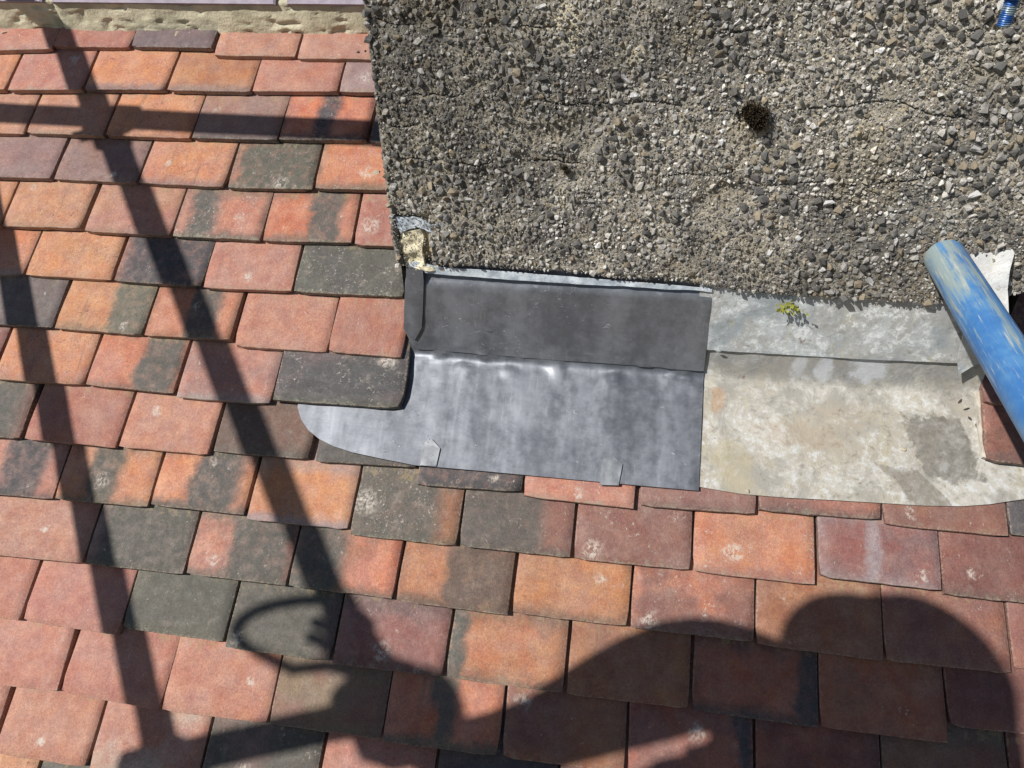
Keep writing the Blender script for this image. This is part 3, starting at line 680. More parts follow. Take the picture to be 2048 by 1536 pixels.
for i in big:
    fr = stone_frame(i, RNG); c = face_pt(su[i], sz[i], OFF + rel[i] + size[i] * RNG.uniform(-0.25, 0.15)) - CO
    m = Matrix.Translation(c) @ Matrix(fr.T.tolist()).to_4x4() @ Matrix.Diagonal((size[i], size[i], size[i], 1)); link('pebble', BM[RNG.integers(24)], rend, m)
VV = []; FF = []; CC = []; nb = 0
for i in sel:
    if i in bigset: continue
    fr = stone_frame(i, RNG); VV.append((SHAPES[RNG.integers(40)] * size[i]) @ fr + face_pt(su[i], sz[i], OFF + rel[i] + size[i] * RNG.uniform(-0.40, 0.22)) - CO)
    FF.append(ICO_F + nb); nb += 12; CC.append(np.tile(np.array(tuple(stone_col(RNG)) + (1,)), (12, 1)))
ng = 26000; gu = UL + 0.003 + (UR - UL - 0.006) * RNG.random(ng); gz = 0.10 + 0.50 * RNG.random(ng); gk = gz > np.interp(gu, EU, EZ) + 0.001; gu, gz = gu[gk], gz[gk]; gr_ = relief(gu, gz); gs = RNG.uniform(0.0007, 0.0015, len(gu))
for i in range(len(gu)):
    VV.append(SHAPES[i % 40] * gs[i] + face_pt(gu[i], gz[i], OFF + gr_[i] + gs[i] * 0.3) - CO); FF.append(ICO_F + nb); nb += 12; CC.append(np.tile(np.array(tuple(stone_col(RNG)) + (1,)), (12, 1)))
GV = np.vstack(VV); gpu = GV[:, 0] + CO[0]; gpz = (GV + CO - FOOT) @ Zl
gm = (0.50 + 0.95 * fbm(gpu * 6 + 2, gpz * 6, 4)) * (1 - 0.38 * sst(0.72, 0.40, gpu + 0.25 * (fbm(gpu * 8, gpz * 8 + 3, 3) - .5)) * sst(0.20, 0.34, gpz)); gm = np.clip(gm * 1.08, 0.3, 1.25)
lich = sst(0.60, 0.72, fbm(gpu * 13 + 50, gpz * 13, 4)); CA = np.vstack(CC); CA[:, :3] *= gm[:, None]; CA[:, :3] = CA[:, :3] * (1 - 0.28 * lich[:, None]) + 0.28 * lich[:, None] * np.array(albf(176, 160, 118)) * gm[:, None]; CC = [CA]
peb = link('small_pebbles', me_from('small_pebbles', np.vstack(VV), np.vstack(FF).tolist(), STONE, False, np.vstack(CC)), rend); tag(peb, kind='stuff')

# broken corner: bedding mortar lumps and smeared sealant
def blob(name, outline_px, off, thk, amp, mat, parent, step=0.004, fq=60, f=on_face):
    ol = [f(x, y, off) for x, y in outline_px]
    return sheet(name, ol, lambda a, b: face_pt(a, b, off), step, thk, lambda s, t: amp * (fbm(s * fq, t * fq, 4, .6) - .5), mat, parent, CO)
SEAL = simple('grey_sealant', albf(158, 170, 182), albf(204, 213, 220), 60, 0.42, 0, 120, 0.002, 0.6)
blob('mortar_patch', ((806, 462), (842, 455), (850, 470), (846, 500), (852, 528), (900, 538), (840, 536), (812, 530), (806, 505), (801, 480)), 0.005, 0.006, 0.018, simple('patch_mortar', albf(186, 178, 150), albf(224, 216, 190), 60, 0.92, 0, 220, 0.0018, 0.8, 0.2), chim, 0.003, 45)
blob('sealant_smear', ((791, 431), (805, 433), (826, 432), (846, 438), (866, 446), (888, 441), (893, 448), (878, 455), (862, 462), (850, 456), (836, 452), (818, 457), (803, 462), (797, 450)), 0.009, 0.006, 0.012, SEAL, chim, 0.003, 50)

# ------------------------------------------------------------------ lead: dressed sheets with real folds and dents
def apron_map(u, t):                                                 # along the tiles, then a rounded bend up the chimney face
    r = 0.016; a0 = np.array([1.0, -KT]); a0 /= np.linalg.norm(a0); b0 = np.array([SP, CP])
    if t <= VB - r: return np.array([u, t, lead_n(t)])
    P = np.array([VB - r, lead_n(VB - r)]); q = t - (VB - r)
    if q <= 2 * r:
        w = q / (2 * r); P = P + a0 * (q - q * w / 2) + b0 * (q * w / 2)
    else: P = P + a0 * r + b0 * r + b0 * (q - 2 * r)
    return np.array([u, P[0], P[1]])
def L(pts, lift=0.002): return [on_lead(x, y, lift) for x, y in pts]
TUP = VB + 0.060
def dent(amp, fq, seed): return lambda s, t: amp * (fbm(s * fq + seed, t * fq + seed * 2, 3, .5) - .5) + amp * 0.35 * (fbm(s * fq * 3.7, t * fq * 3.7 + seed, 2) - .5)
ol = L(((1397, 983), (1240, 969), (1100, 956), (960, 943), (830, 932), (760, 918), (705, 906), (668, 894), (640, 880), (618, 862), (603, 840), (596, 815), (600, 796), (640, 778), (700, 770), (780, 765)))
cu0 = on_lead(822, 705)[0]
ol = ol[::-1]
apron = root('new_lead_apron', (0.7, -0.66, 0)); tag(apron, 'new grey lead apron sheet with a rounded end, held by two clips', 'lead flashing')
AO = np.array([0.7, -0.66, 0.0])
ur = on_lead(1407, 745)[0]
full = ol + [(ur, VB), (ur, TUP), (cu0 + 0.004, TUP), (cu0, VB - 0.018)]
dd = lambda s, t: 0.0034 * (fbm(s * 20 + 3, t * 5 + 1, 3, .45) - .5) + 0.0022 * (fbm(s * 9, t * 9 + 4, 2) - .5) + 0.0011 * (fbm(s * 55, t * 38 + 4, 2) - .5); dd2 = lambda s, t: 0.0026 * sst(0.60, 0.72, fbm(s * 26 + 9, t * 30, 2)) * sst(-0.60, -0.55, t)
edge_i = lambda s, t: sst(0, 0.05, t + 0.70)
sheet('sheet', full, apron_map, 0.006, 0.0022, lambda s, t: 0.0004 + 0.0028 + (dd(s, t) + dd2(s, t)) * (0.25 + 0.75 * sst(-0.70, -0.62, t)), NEWLEAD, apron, AO)
def clip(pts):
    o_ = [on_lead(x, y, 0.008) for x, y in pts]
    sheet('clip', o_, lambda a, b: np.array([a, b, lead_n(b)]), 0.006, 0.0018, lambda s, t: 0.0062 + 0.0020 * (fbm(s * 60, t * 60, 3) - .5), CLIPLEAD, apron, AO)
clip(((840, 932), (844, 905), (850, 886), (863, 879), (880, 898), (872, 934)))
clip(((1199, 971), (1203, 930), (1207, 919), (1228, 915), (1245, 930), (1237, 972)))

def face_sheet(name, pts, off, thk, dsp, mat, parent, org, step=0.007):
    ol_ = [on_face(x, y, off) if len(q) == 0 else q for x, y, *q in pts]
    return sheet(name, ol_, lambda a, b: face_pt(a, b, off), step, thk, dsp, mat, parent, org)
FO = np.array([0.6, VB, 0.03])
fl = root('new_lead_cover_flashing', FO); tag(fl, 'new dark lead cover flashing strip tucked under the pebbledash, folded round the chimney corner', 'lead flashing')
d3 = dent(0.0024, 12, 5.0); lza, lzb = on_face(845, 556, 0.0065), on_face(1425, 584, 0.0065); LZ = lambda s: lza[1] + (s - lza[0]) * (lzb[1] - lza[1]) / (lzb[0] - lza[0])
face_sheet('sheet', ((808, 656), (826, 692), (836, 697), (980, 708), (1120, 719), (1260, 729), (1408, 740), (1417, 655), (1425, 572), (1425, 560), (1260, 545), (1100, 532), (960, 525), (845, 522), (812, 525)), 0.0065, 0.0022, lambda s, t: d3(s, t) + 0.0022 * sst(0.58, 0.7, fbm(s * 24, t * 30, 2)) * sst(0.06, 0.03, t) - 0.0075 * sst(LZ(s) - 0.010, LZ(s) + 0.004, t), DARKLEAD, fl, FO)
face_sheet('corner_fold', ((809, 655), (812, 600), (813, 530), (846, 540), (848, 560), (846, 620), (844, 655), (830, 679), (820, 674)), 0.0105, 0.0022, dent(0.0025, 20, 9.0), DARKLEAD, fl, FO, 0.005)
# sealant bead along the top of the new flashing
bead = [(815, 528), (850, 545), (900, 550), (960, 554), (1040, 560), (1120, 565), (1200, 570), (1260, 572), (1330, 578), (1390, 579), (1424, 584), (1424, 577), (1340, 569), (1200, 558), (1100, 550), (980, 540), (880, 534), (830, 522)]
face_sheet('sealant_bead', bead, 0.009, 0.0014, lambda s, t: 0.003 * (fbm(s * 50, t * 90, 4, .6) - .5), SEAL, fl, FO, 0.004)

pu = lambda x, y, o: tuple(np.subtract(on_lead(x, y), o))
OA = np.array([1.0, -0.66, 0.0])
def pc(x, y): a, b = on_lead(x, y); return a - OA[0], b - OA[1]
OLD_A = old_lead_material('old_lead_beige', alb(172, 169, 161), alb(208, 204, 194), alb(188, 180, 164), [
    (*pc(1660, 738), 0.26, 0.030, 0.0, alb(160, 162, 164), 0.75, False), (*pc(1435, 800), 0.016, 0.03, 0, alb(188, 148, 108), 0.7, False),
    (*pc(1600, 870), 0.07, 0.025, 0.4, alb(184, 158, 128), 0.34, False), (*pc(1690, 830), 0.06, 0.03, -0.3, alb(190, 170, 144), 0.25, False), (*pc(1640, 745), 0.016, 0.018, 0, alb(228, 233, 240), 0.9, False), (*pc(1725, 748), 0.032, 0.022, 0.3, alb(228, 233, 240), 0.9, False),
    (*pc(1590, 742), 0.012, 0.015, 0, alb(228, 233, 240), 0.7, False), (*pc(1470, 935), 0.035, 0.06, 0.2, alb(196, 184, 146), 0.5, False), (*pc(1885, 895), 0.044, 0.052, 0.30, alb(124, 120, 113), 0.92, True), (*pc(1835, 975), 0.028, 0.030, 0.9, alb(132, 124, 113), 0.85, True)])
OLD_B = old_lead_material('old_lead_pale', alb(150, 158, 163), alb(184, 190, 192), alb(168, 168, 166), None, 1.45, (190, 186, 156))
OLD_LIT = old_lead_material('old_lead_sunlit', alb(186, 190, 192), alb(222, 225, 226), alb(200, 200, 198), None, 1.45, (206, 204, 190))  # lighter copy of the pale lead: sunlight on the wing put into its colour
oa = root('old_lead_apron', OA); tag(oa, 'weathered beige lead apron sheet with a grey damp stain, beside the newer lead', 'lead flashing')
ol = L(((1403, 975), (1480, 988), (1573, 996), (1670, 1001), (1769, 1007), (1850, 1012), (1925, 1013), (1980, 1009), (2019, 1003), (2060, 997), (2100, 985), (2120, 960), (2100, 940)))
uo0 = on_lead(1385, 750)[0]; uo1 = on_lead(1960, 760)[0]
full = [on_lead(1385, 972)] + ol + [(1.30, -0.60), (1.245, VB - 0.02), (1.225, VB), (1.225, VB + 0.1), (uo0, VB + 0.1), (uo0, VB)]
d4 = dent(0.0050, 12, 11.0); d5 = dent(0.0022, 34, 12.0)
sheet('sheet', full, apron_map, 0.009, 0.0022, lambda s, t: 0.0006 + (d4(s, t) + d5(s, t)) * (0.2 + 0.8 * sst(-0.70, -0.62, t)) - 0.0, OLD_A, oa, OA)
ofl = root('old_lead_cover_flashing', FO + np.array([0.45, 0, 0])); OF = FO + np.array([0.45, 0, 0]); tag(ofl, 'weathered pale lead cover flashing strip with lime streaks below the pebbledash', 'lead flashing')
face_sheet('sheet', ((1395, 697), (1417, 698), (1470, 702), (1540, 706), (1620, 711), (1720, 716), (1830, 721), (1916, 724), (1926, 700), (1934, 640), (1934, 590), (1800, 585), (1650, 580), (1500, 570), (1400, 562)), 0.0045, 0.0022, dent(0.0035, 17, 21.0), OLD_B, ofl, OF)
face_sheet('corner_fold', ((1916, 748), (1914, 720), (1926, 665), (1940, 640), (1975, 655), (1985, 700), (1962, 722), (1940, 733)), 0.016, 0.0022, lambda s, t: 0.004 * (fbm(s * 40, t * 40, 3) - .5) + 0.010 * sst(0.04, 0.0, t), OLD_B, ofl, OF, 0.005)
# lead wing sticking out past the corner
def wing_map(a, b):
    P = face_pt(a, b, 0.030); w = max(0.0, a - 1.17); return P + Hl * (0.25 * w - 1.2 * w * w - 0.45 * max(0.0, b - 0.06) + 0.050)
wo = [on_face(x, y, 0.03) for x, y in ((1900, 520), (1970, 522), (2012, 519), (2033, 516), (2036, 522), (2022, 550), (2012, 580), (2008, 618), (2000, 650), (1960, 650))]
wing = root('lead_corner_wing', face_pt(1.2, 0.15, 0.03)); tag(wing, 'loose pale lead corner wing sticking out behind the blue scaffold tube', 'lead flashing')
sheet('sheet', wo, wing_map, 0.006, 0.002, lambda s, t: 0.004 * (fbm(s * 30, t * 30, 3) - .5) + 0.012 * sst(0.10, 0.20, t), OLD_LIT, wing, face_pt(1.2, 0.15, 0.03))
# lump of lime at the right-hand corner of the old apron
lump = root('mortar_lump', (1.215, -0.575, -0.02)); tag(lump, 'lumpy pale mortar fillet at the corner between old lead and tiles', 'mortar')
lo = [on_lead(x, y, 0.012) for x, y in ((1935, 745), (1960, 738), (1966, 760), (1962, 800), (1972, 860), (1976, 918), (1966, 915), (1956, 840), (1950, 790), (1938, 780))]
sheet('fillet', lo, lambda a, b: np.array([a, b, lead_n(b) + 0.004]), 0.005, 0.006, lambda s, t: 0.010 * (fbm(s * 70, t * 70, 4, .6) - .4), simple('pale_lime', alb(190, 184, 170), alb(218, 212, 200), 50, 0.9, 0, 200, 0.002, 0.8), lump, (1.215, -0.575, -0.02))

# ------------------------------------------------------------------ scaffold tubes and couplers
def tube_paint():
    k = NT('blue_paint_worn'); P = k.tc.outputs['Object']; n = k.noise(k.vm('MULTIPLY', P, (60, 60, 5)), 1.0, 6, 0.7, 0.5); f = k.noise(k.vm('MULTIPLY', P, (260, 260, 16)), 1.0, 5, 0.7)
    g = k.noise(P, 22, 4, 0.6)
    c = k.mix(k.ss(g, 0.35, 0.65), alb(66, 128, 198), alb(100, 158, 212)); z = k.sep(P)[2]
    wear = k.math('ADD', k.math('ADD', k.math('MULTIPLY', n, 0.75), k.math('MULTIPLY', f, 0.35)), k.ss(z, 0.0, 0.14, 0.11, 0.02))
    c = k.mix(k.math('MULTIPLY', k.ss(wear, 0.56, 0.68), 0.9), c, alb(166, 182, 178)); c = k.mix(k.math('MULTIPLY', k.ss(f, 0.55, 0.68), 0.7), c, alb(214, 218, 212))
    return k.fin(c, k.ss(n, 0.3, 0.7, 0.42, 0.6), 0.0, k.bump(f, 0.35, 0.0008), 0.5)
BLUE = tube_paint(); STEEL = simple('galvanised_steel', alb(150, 156, 158), alb(186, 190, 190), 60, 0.45, 0.6, 200, 0.0006)
def axes(d):
    d = np.asarray(d, float) / np.linalg.norm(d); a = np.cross(d, [0.2, 1, 0.1]); a /= np.linalg.norm(a); return np.stack([a, np.cross(d, a), d])
def scaffold_tube(P0, P1, mat, label, group=None, r=0.02415):
    P0, P1 = np.asarray(P0, float), np.asarray(P1, float); Ln = np.linalg.norm(P1 - P0); fr = axes(P1 - P0)
    seg = 36; prof = [(0.0208, 0.04), (0.0208, 0.0), (0.0232, 0.0), (r, 0.0012), (r, Ln - 0.0012), (0.0232, Ln), (0.0208, Ln), (0.0208, Ln - 0.04)]
    V = [(q * math.cos(2 * math.pi * k / seg), q * math.sin(2 * math.pi * k / seg), z) for q, z in prof for k in range(seg)]; F = []
    for i in range(len(prof) - 1):
        for k in range(seg): a = i * seg + k; b = i * seg + (k + 1) % seg; F.append((a, b, b + seg, a + seg))
    me = me_from('scaffold_tube', V, F, mat); me.polygons.foreach_set('use_smooth', [True] * len(F))
    bm = bmesh.new(); bm.from_mesh(me)
    for e in bm.edges:
        if e.calc_face_angle(0) > 0.6: e.smooth = False
    bmesh.ops.recalc_face_normals(bm, faces=bm.faces[:]); bm.to_mesh(me); bm.free()
    o = link('scaffold_tube', me, None, M4 @ Matrix.Translation(P0) @ Matrix(fr.T.tolist()).to_4x4()); tag(o, label, 'scaffold tube', group); return o
eu, ez = on_face(1888, 512, OFF + 0.012); E0 = face_pt(eu, ez, OFF + 0.014)
scaffold_tube(E0, E0 + Hl * 1.6, BLUE, 'scuffed blue painted scaffold tube butted against the pebbledash')
def w_dir(wu): return np.array([wu, 0, 0]) + Hl
TA = shadow_pt(205, 258, 0.86); T2d = w_dir(0.27); T2 = lambda q: TA + T2d * q
T2e = 1.07
scaffold_tube(T2(-0.45), T2(T2e + 0.02), STEEL, 'steel scaffold rail clamped to the long ledger, its end gripped by the person')
LA = TA + Hl * -0.0 + np.array([0, 0, 0.0]) + Zl * 0.049
ld = on_roof(740, 255) - on_roof(20, 218); ld /= np.linalg.norm(ld)
la = shadow_pt(205, 232, 0.93)
scaffold_tube(la - ld * 1.9, la + ld * 0.85, STEEL, 'long steel scaffold ledger running along the ridge side')
B2 = T2(T2e); T1p = shadow_pt(322, 1522, 1.17); T1d = w_dir(0.19)
scaffold_tube(T1p - T1d * 1.15, T1p + T1d * 0.55, STEEL, 'lower steel scaffold rail outside the left edge of the tiles')
bd = B2 - T1p; bd /= np.linalg.norm(bd)
scaffold_tube(T1p - bd * 0.06, B2 + bd * 0.05, STEEL, 'short steel scaffold brace joining the two rails')
def coupler(P, d1, d2, bolt_dir, label, big=1.0):
    t = root('scaffold_coupler', P); tag(t, label, 'coupler', 'scaffold couplers')
    for d, off in ((d1, 0.0), (d2, 0.049)):
        d = np.asarray(d, float) / np.linalg.norm(d); c = np.asarray(bolt_dir) * off
        V, F = tube_mesh([c - d * 0.026 * big, c - d * 0.022 * big, c + d * 0.022 * big, c + d * 0.026 * big], [0.029 * big, 0.033 * big, 0.033 * big, 0.029 * big], 20); link('clamp', me_from('clamp', V, F, STEEL, False), t)
        e = np.cross(d, bolt_dir); e /= np.linalg.norm(e); V, F = tube_mesh([c + e * 0.02, c + e * 0.062 * big], 0.007, 10); link('bolt', me_from('bolt', V, F, STEEL, False), t)
    return t
coupler(TA, T2d, ld, Zl, 'steel coupler clamping the rail to the long ledger')
coupler(B2, T2d, bd, np.array([0, 0, 1.0]), 'steel coupler at the end of the gripped rail', 1.9)
coupler(T1p, T1d, bd, np.array([0, 0, 1.0]), 'steel coupler at the foot of the short brace')
# hanging coupler with a threaded bolt, top right
BP = CAM + ray(2024, 0) * 0.70
hc = root('swivel_coupler', BP + Zl * 0.055); tag(hc, 'blue splashed steel coupler with a threaded bolt hanging down in front of the render', 'coupler')
def splash():
    k = NT('bolt_steel'); P = k.tc.outputs['Object']; n = k.noise(P, 85, 4, 0.6)
    return k.fin(k.mix(k.ss(n, 0.44, 0.54), alb(170, 190, 200), alb(60, 115, 195)), 0.38, 0.45, k.bump(k.noise(P, 300, 3), 0.4, 0.0006))
SPL = splash(); U_ = np.array([1.0, 0, 0])
bolt = []; br = []
for i in range(0, 73):
    bolt.append(-Zl * (0.045 + i * 0.00045) ); br.append(0.0059 + 0.00055 * math.cos(i * math.pi / 2))
br[-1] = 0.0048
Vb, Fb = tube_mesh(bolt, br, 18); link('bolt', me_from('bolt', Vb, Fb, SPL, True), hc)
Vn, Fn = tube_mesh([-Zl * 0.042, -Zl * 0.0435, -Zl * 0.052, -Zl * 0.0535], [0.0098, 0.0112, 0.0112, 0.0098], 6); link('nut', me_from('nut', Vn, Fn, SPL), hc)
Vn, Fn = tube_mesh([-Zl * 0.0405, -Zl * 0.0420], 0.0125, 24); link('washer', me_from('washer', Vn, Fn, SPL), hc)
Vc, Fc = tube_mesh([Zl * -0.0405, Zl * -0.036, Zl * 0.0, Zl * 0.03], [0.016, 0.019, 0.024, 0.028], 16); link('hinge_arm', me_from('hinge_arm', Vc, Fc, STEEL), hc)
Vc, Fc = tube_mesh([Hl * 0.034 + Zl * 0.02 + U_ * q for q in (-0.026, -0.022, 0.022, 0.026)], [0.029, 0.033, 0.033, 0.029], 20); link('clamp', me_from('clamp', Vc, Fc, STEEL), hc)
hp = BP + Zl * 0.075 + Hl * 0.034
scaffold_tube(hp - U_ * 0.03, hp + U_ * 1.3, STEEL, 'steel scaffold tube carrying the hanging coupler')
# rope looped over the gripped rail
lp = [shadow_pt(x, y, n) for x, y, n in ((700, 1215, 1.50), (640, 1196, 1.50), (590, 1198, 1.50), (540, 1206, 1.49), (500, 1220, 1.48), (474, 1240, 1.47), (466, 1258, 1.46), (474, 1280, 1.45), (500, 1302, 1.44), (535, 1320, 1.43), (575, 1338, 1.43), (640, 1330, 1.44))]
Vr, Fr = tube_mesh(lp, 0.0095, 10)
ROPE = simple('rope_fibre', (0.03, 0.03, 0.04), (0.09, 0.08, 0.07), 120, 0.9)
rp = link('rope_loop', me_from('rope_loop', Vr - lp[0], Fr, ROPE, True), None, M4 @ Matrix.Translation(lp[0])); tag(rp, 'dark rope looped over the end of the gripped rail', 'rope')

# ------------------------------------------------------------------ the person taking the picture, on the scaffold boards
def skinned(name, J, E, mats, rootj):
    names = list(J); me = bpy.data.meshes.new(name); me.from_pydata([tuple(J[k][0]) for k in names], [(names.index(a), names.index(b)) for a, b in E], [])
    ob = bpy.data.objects.new(name + '_skeleton', me); COL.objects.link(ob)
    md = ob.modifiers.new('skin', 'SKIN'); sb = ob.modifiers.new('sub', 'SUBSURF'); sb.levels = sb.render_levels = 2; md.use_smooth_shade = True
    for i, k in enumerate(names):
        sv = me.skin_vertices[0].data[i]; sv.radius = J[k][1]; sv.use_root = (k == rootj)
    dg = bpy.context.evaluated_depsgraph_get(); nm = bpy.data.meshes.new_from_object(ob.evaluated_get(dg)); nm.name = name
    bpy.data.objects.remove(ob)
    nm.materials.clear()
    for m in mats: nm.materials.append(m)
    return nm
JACK = simple('work_jacket', (0.02, 0.025, 0.04), (0.04, 0.045, 0.065), 30, 0.9); SKIN = simple('skin', (0.42, 0.26, 0.19), (0.5, 0.32, 0.24), 40, 0.55); TROU = simple('work_trousers', (0.03, 0.03, 0.03), (0.06, 0.055, 0.05), 30, 0.9)
HC = shadow_pt(1775, 1432, 1.42); U = np.array([1.0, 0, 0]); FWD = RM[2]
hd = np.array([0.10, 0, 0]) - Hl * 0.0
P_ = lambda a, z, h: HC + U * a + Zl * z + Hl * h
lh = shadow_pt(712, 1290, 1.49); le = shadow_pt(890, 1525, 1.27); lm = shadow_pt(1165, 1430, 1.285)
rh = CAM - FWD * 0.03 + np.array([0.075, 0, 0]) - Zl * 0.02
ls = shadow_pt(1420, 1330, 1.30); rs_ = P_(0.18, -0.26, 0.05); re = (rs_ + rh) / 2 - Zl * 0.13 + Hl * 0.06
J = dict(pel=(P_(-0.05, -0.80, 0.14), (0.155, 0.11)), wai=(P_(-0.09, -0.62, 0.11), (0.145, 0.105)), che=(P_(-0.17, -0.33, 0.07), (0.20, 0.13)), ncb=(P_(-0.01, -0.18, 0.03), (0.10, 0.09)), nck=(P_(0, -0.14, 0.015), (0.058, 0.058)),
         col=(shadow_pt(1560, 1420, 1.34), (0.105, 0.105)), jaw=(P_(0, -0.08, -0.012), (0.066, 0.078)), fac=(P_(0, 0.0, 0.0), (0.078, 0.098)), crn=(P_(0, 0.075, 0.012), (0.074, 0.092)), top=(P_(0, 0.112, 0.014), (0.045, 0.055)),
         ls=(ls, (0.088, 0.088)), l1=(shadow_pt(1292, 1368, 1.29), (0.080, 0.080)), lm=(lm, (0.060, 0.060)), l2=(shadow_pt(1050, 1478, 1.28), (0.050, 0.050)), le=(le, (0.052, 0.052)), lw=(lh + (le - lh) * 0.25, (0.036, 0.034)), rs=(rs_, (0.068, 0.068)), re=(re, (0.050, 0.050)), rw=(rh + (re - rh) * 0.28, (0.034, 0.032)),
         lhp=(P_(-0.12, -0.87, 0.14), (0.09, 0.09)), lk=(P_(-0.14, -1.28, 0.06), (0.062, 0.066)), la=(P_(-0.15, -1.66, 0.16), (0.044, 0.05)), lt=(P_(-0.16, -1.70, 0.02), (0.045, 0.035)),
         rhp=(P_(0.06, -0.87, 0.14), (0.09, 0.09)), rk=(P_(0.09, -1.28, 0.08), (0.062, 0.066)), ra=(P_(0.10, -1.66, 0.18), (0.044, 0.05)), rt=(P_(0.11, -1.70, 0.04), (0.045, 0.035)))
E_ = [('pel', 'wai'), ('wai', 'che'), ('che', 'ncb'), ('ncb', 'nck'), ('nck', 'jaw'), ('jaw', 'fac'), ('fac', 'crn'), ('crn', 'top'), ('ncb', 'col'), ('col', 'ls'), ('ls', 'l1'), ('l1', 'lm'), ('lm', 'l2'), ('l2', 'le'), ('le', 'lw'), ('che', 'rs'), ('rs', 're'), ('re', 'rw'),
      ('pel', 'lhp'), ('lhp', 'lk'), ('lk', 'la'), ('la', 'lt'), ('pel', 'rhp'), ('rhp', 'rk'), ('rk', 'ra'), ('ra', 'rt')]
def hand(J, E, pre, wrist, tip, side, curl):
    d = tip - J[wrist][0]; d = d / np.linalg.norm(d); s = side - d * (side @ d); s /= np.linalg.norm(s); nrm = np.cross(d, s); pc_ = tip
    J[pre + 'p'] = (pc_, (0.030, 0.019)); E.append((wrist, pre + 'p'))
    for q, (a, ln) in enumerate(((-0.030, 0.070), (-0.010, 0.082), (0.010, 0.078), (0.029, 0.062))):
        b = pc_ + s * a + d * 0.032; m1 = b + (d * math.cos(curl) + nrm * math.sin(curl)) * ln * 0.5; m2 = m1 + (d * math.cos(curl * 2.2) + nrm * math.sin(curl * 2.2)) * ln * 0.5
        for nme, pt, rr in (('b', b, 0.0115), ('m', m1, 0.0105), ('e', m2, 0.009)): J[pre + 'f%d' % q + nme] = (pt, (rr, rr))
        E += [(pre + 'p', pre + 'f%db' % q), (pre + 'f%db' % q, pre + 'f%dm' % q), (pre + 'f%dm' % q, pre + 'f%de' % q)]
    tb = pc_ - s * 0.036 - d * 0.005; te = tb - s * 0.018 + d * 0.035 + nrm * 0.020
    J[pre + 'tb'] = (tb, (0.012, 0.012)); J[pre + 'te'] = (te, (0.009, 0.009)); E += [(pre + 'p', pre + 'tb'), (pre + 'tb', pre + 'te')]
hand(J, E_, 'L', 'lw', lh - (lh - le) / np.linalg.norm(lh - le) * 0.01, np.array([0.3, 1.0, 0.2]), 1.0); hand(J, E_, 'R', 'rw', rh, np.array([0.0, 1.0, 0.3]), 0.7)
FT = P_(-0.03, -1.74, 0.1)
pm = skinned('person', {k: (v[0] - FT, v[1]) for k, v in J.items()}, E_, [JACK, SKIN, TROU], 'pel')
def near(p, k, r): return (p - (J[k][0] - FT)).length < r if False else np.linalg.norm(np.array(p) - (J[k][0] - FT)) < r
for f in pm.polygons:
    c = np.array(f.center); z = c @ Zl; zr = z - (HC - FT) @ Zl
    f.material_index = 1 if (zr > -0.17 and abs(c[0] - (HC - FT)[0]) < 0.14 and np.linalg.norm(c - (J['fac'][0] - FT)) < 0.2) or near(c, 'Lp', 0.11) or near(c, 'Rp', 0.11) else (2 if zr < -0.84 else 0)
person = link('person', pm, None, M4 @ Matrix.Translation(FT)); tag(person, 'person in a dark jacket gripping a scaffold rail and holding up a phone', 'person')
# brimmed hard hat, nose and ears
def lathe(prof, seg, cen, mat, name, par, squash=(1, 1)):
    V = [cen + U * (r * math.cos(2 * math.pi * k / seg) * squash[0]) + Hl * (r * math.sin(2 * math.pi * k / seg) * squash[1]) + Zl * z for r, z in prof for k in range(seg)]; F = []
    for i in range(len(prof) - 1):
        for k in range(seg): a = i * seg + k; b = i * seg + (k + 1) % seg; F.append((a, b, b + seg, a + seg))
    F.append(tuple(range(len(prof) * seg - seg, len(prof) * seg))); return link(name, me_from(name, V, F, mat, True), par)
lathe([(0.150, 0.020), (0.152, 0.026), (0.122, 0.036), (0.120, 0.085), (0.100, 0.128), (0.055, 0.150), (0.01, 0.155)], 28, HC - FT, JACK, 'hard_hat', person, (0.93, 1.08))
Vn, Fn = tube_mesh([HC - FT - Hl * 0.082 + Zl * 0.02, HC - FT - Hl * 0.112 - Zl * 0.022, HC - FT - Hl * 0.090 - Zl * 0.036], [0.008, 0.015, 0.010], 10); link('nose', me_from('nose', Vn, Fn, SKIN, True), person)
for sd in (-1, 1):
    Vn, Fn = tube_mesh([HC - FT + U * sd * 0.074 + Zl * 0.03, HC - FT + U * sd * 0.088 + Zl * 0.008, HC - FT + U * sd * 0.076 - Zl * 0.03], [0.008, 0.017, 0.008], 10); link('ear', me_from('ear', Vn, Fn, SKIN, True), person)
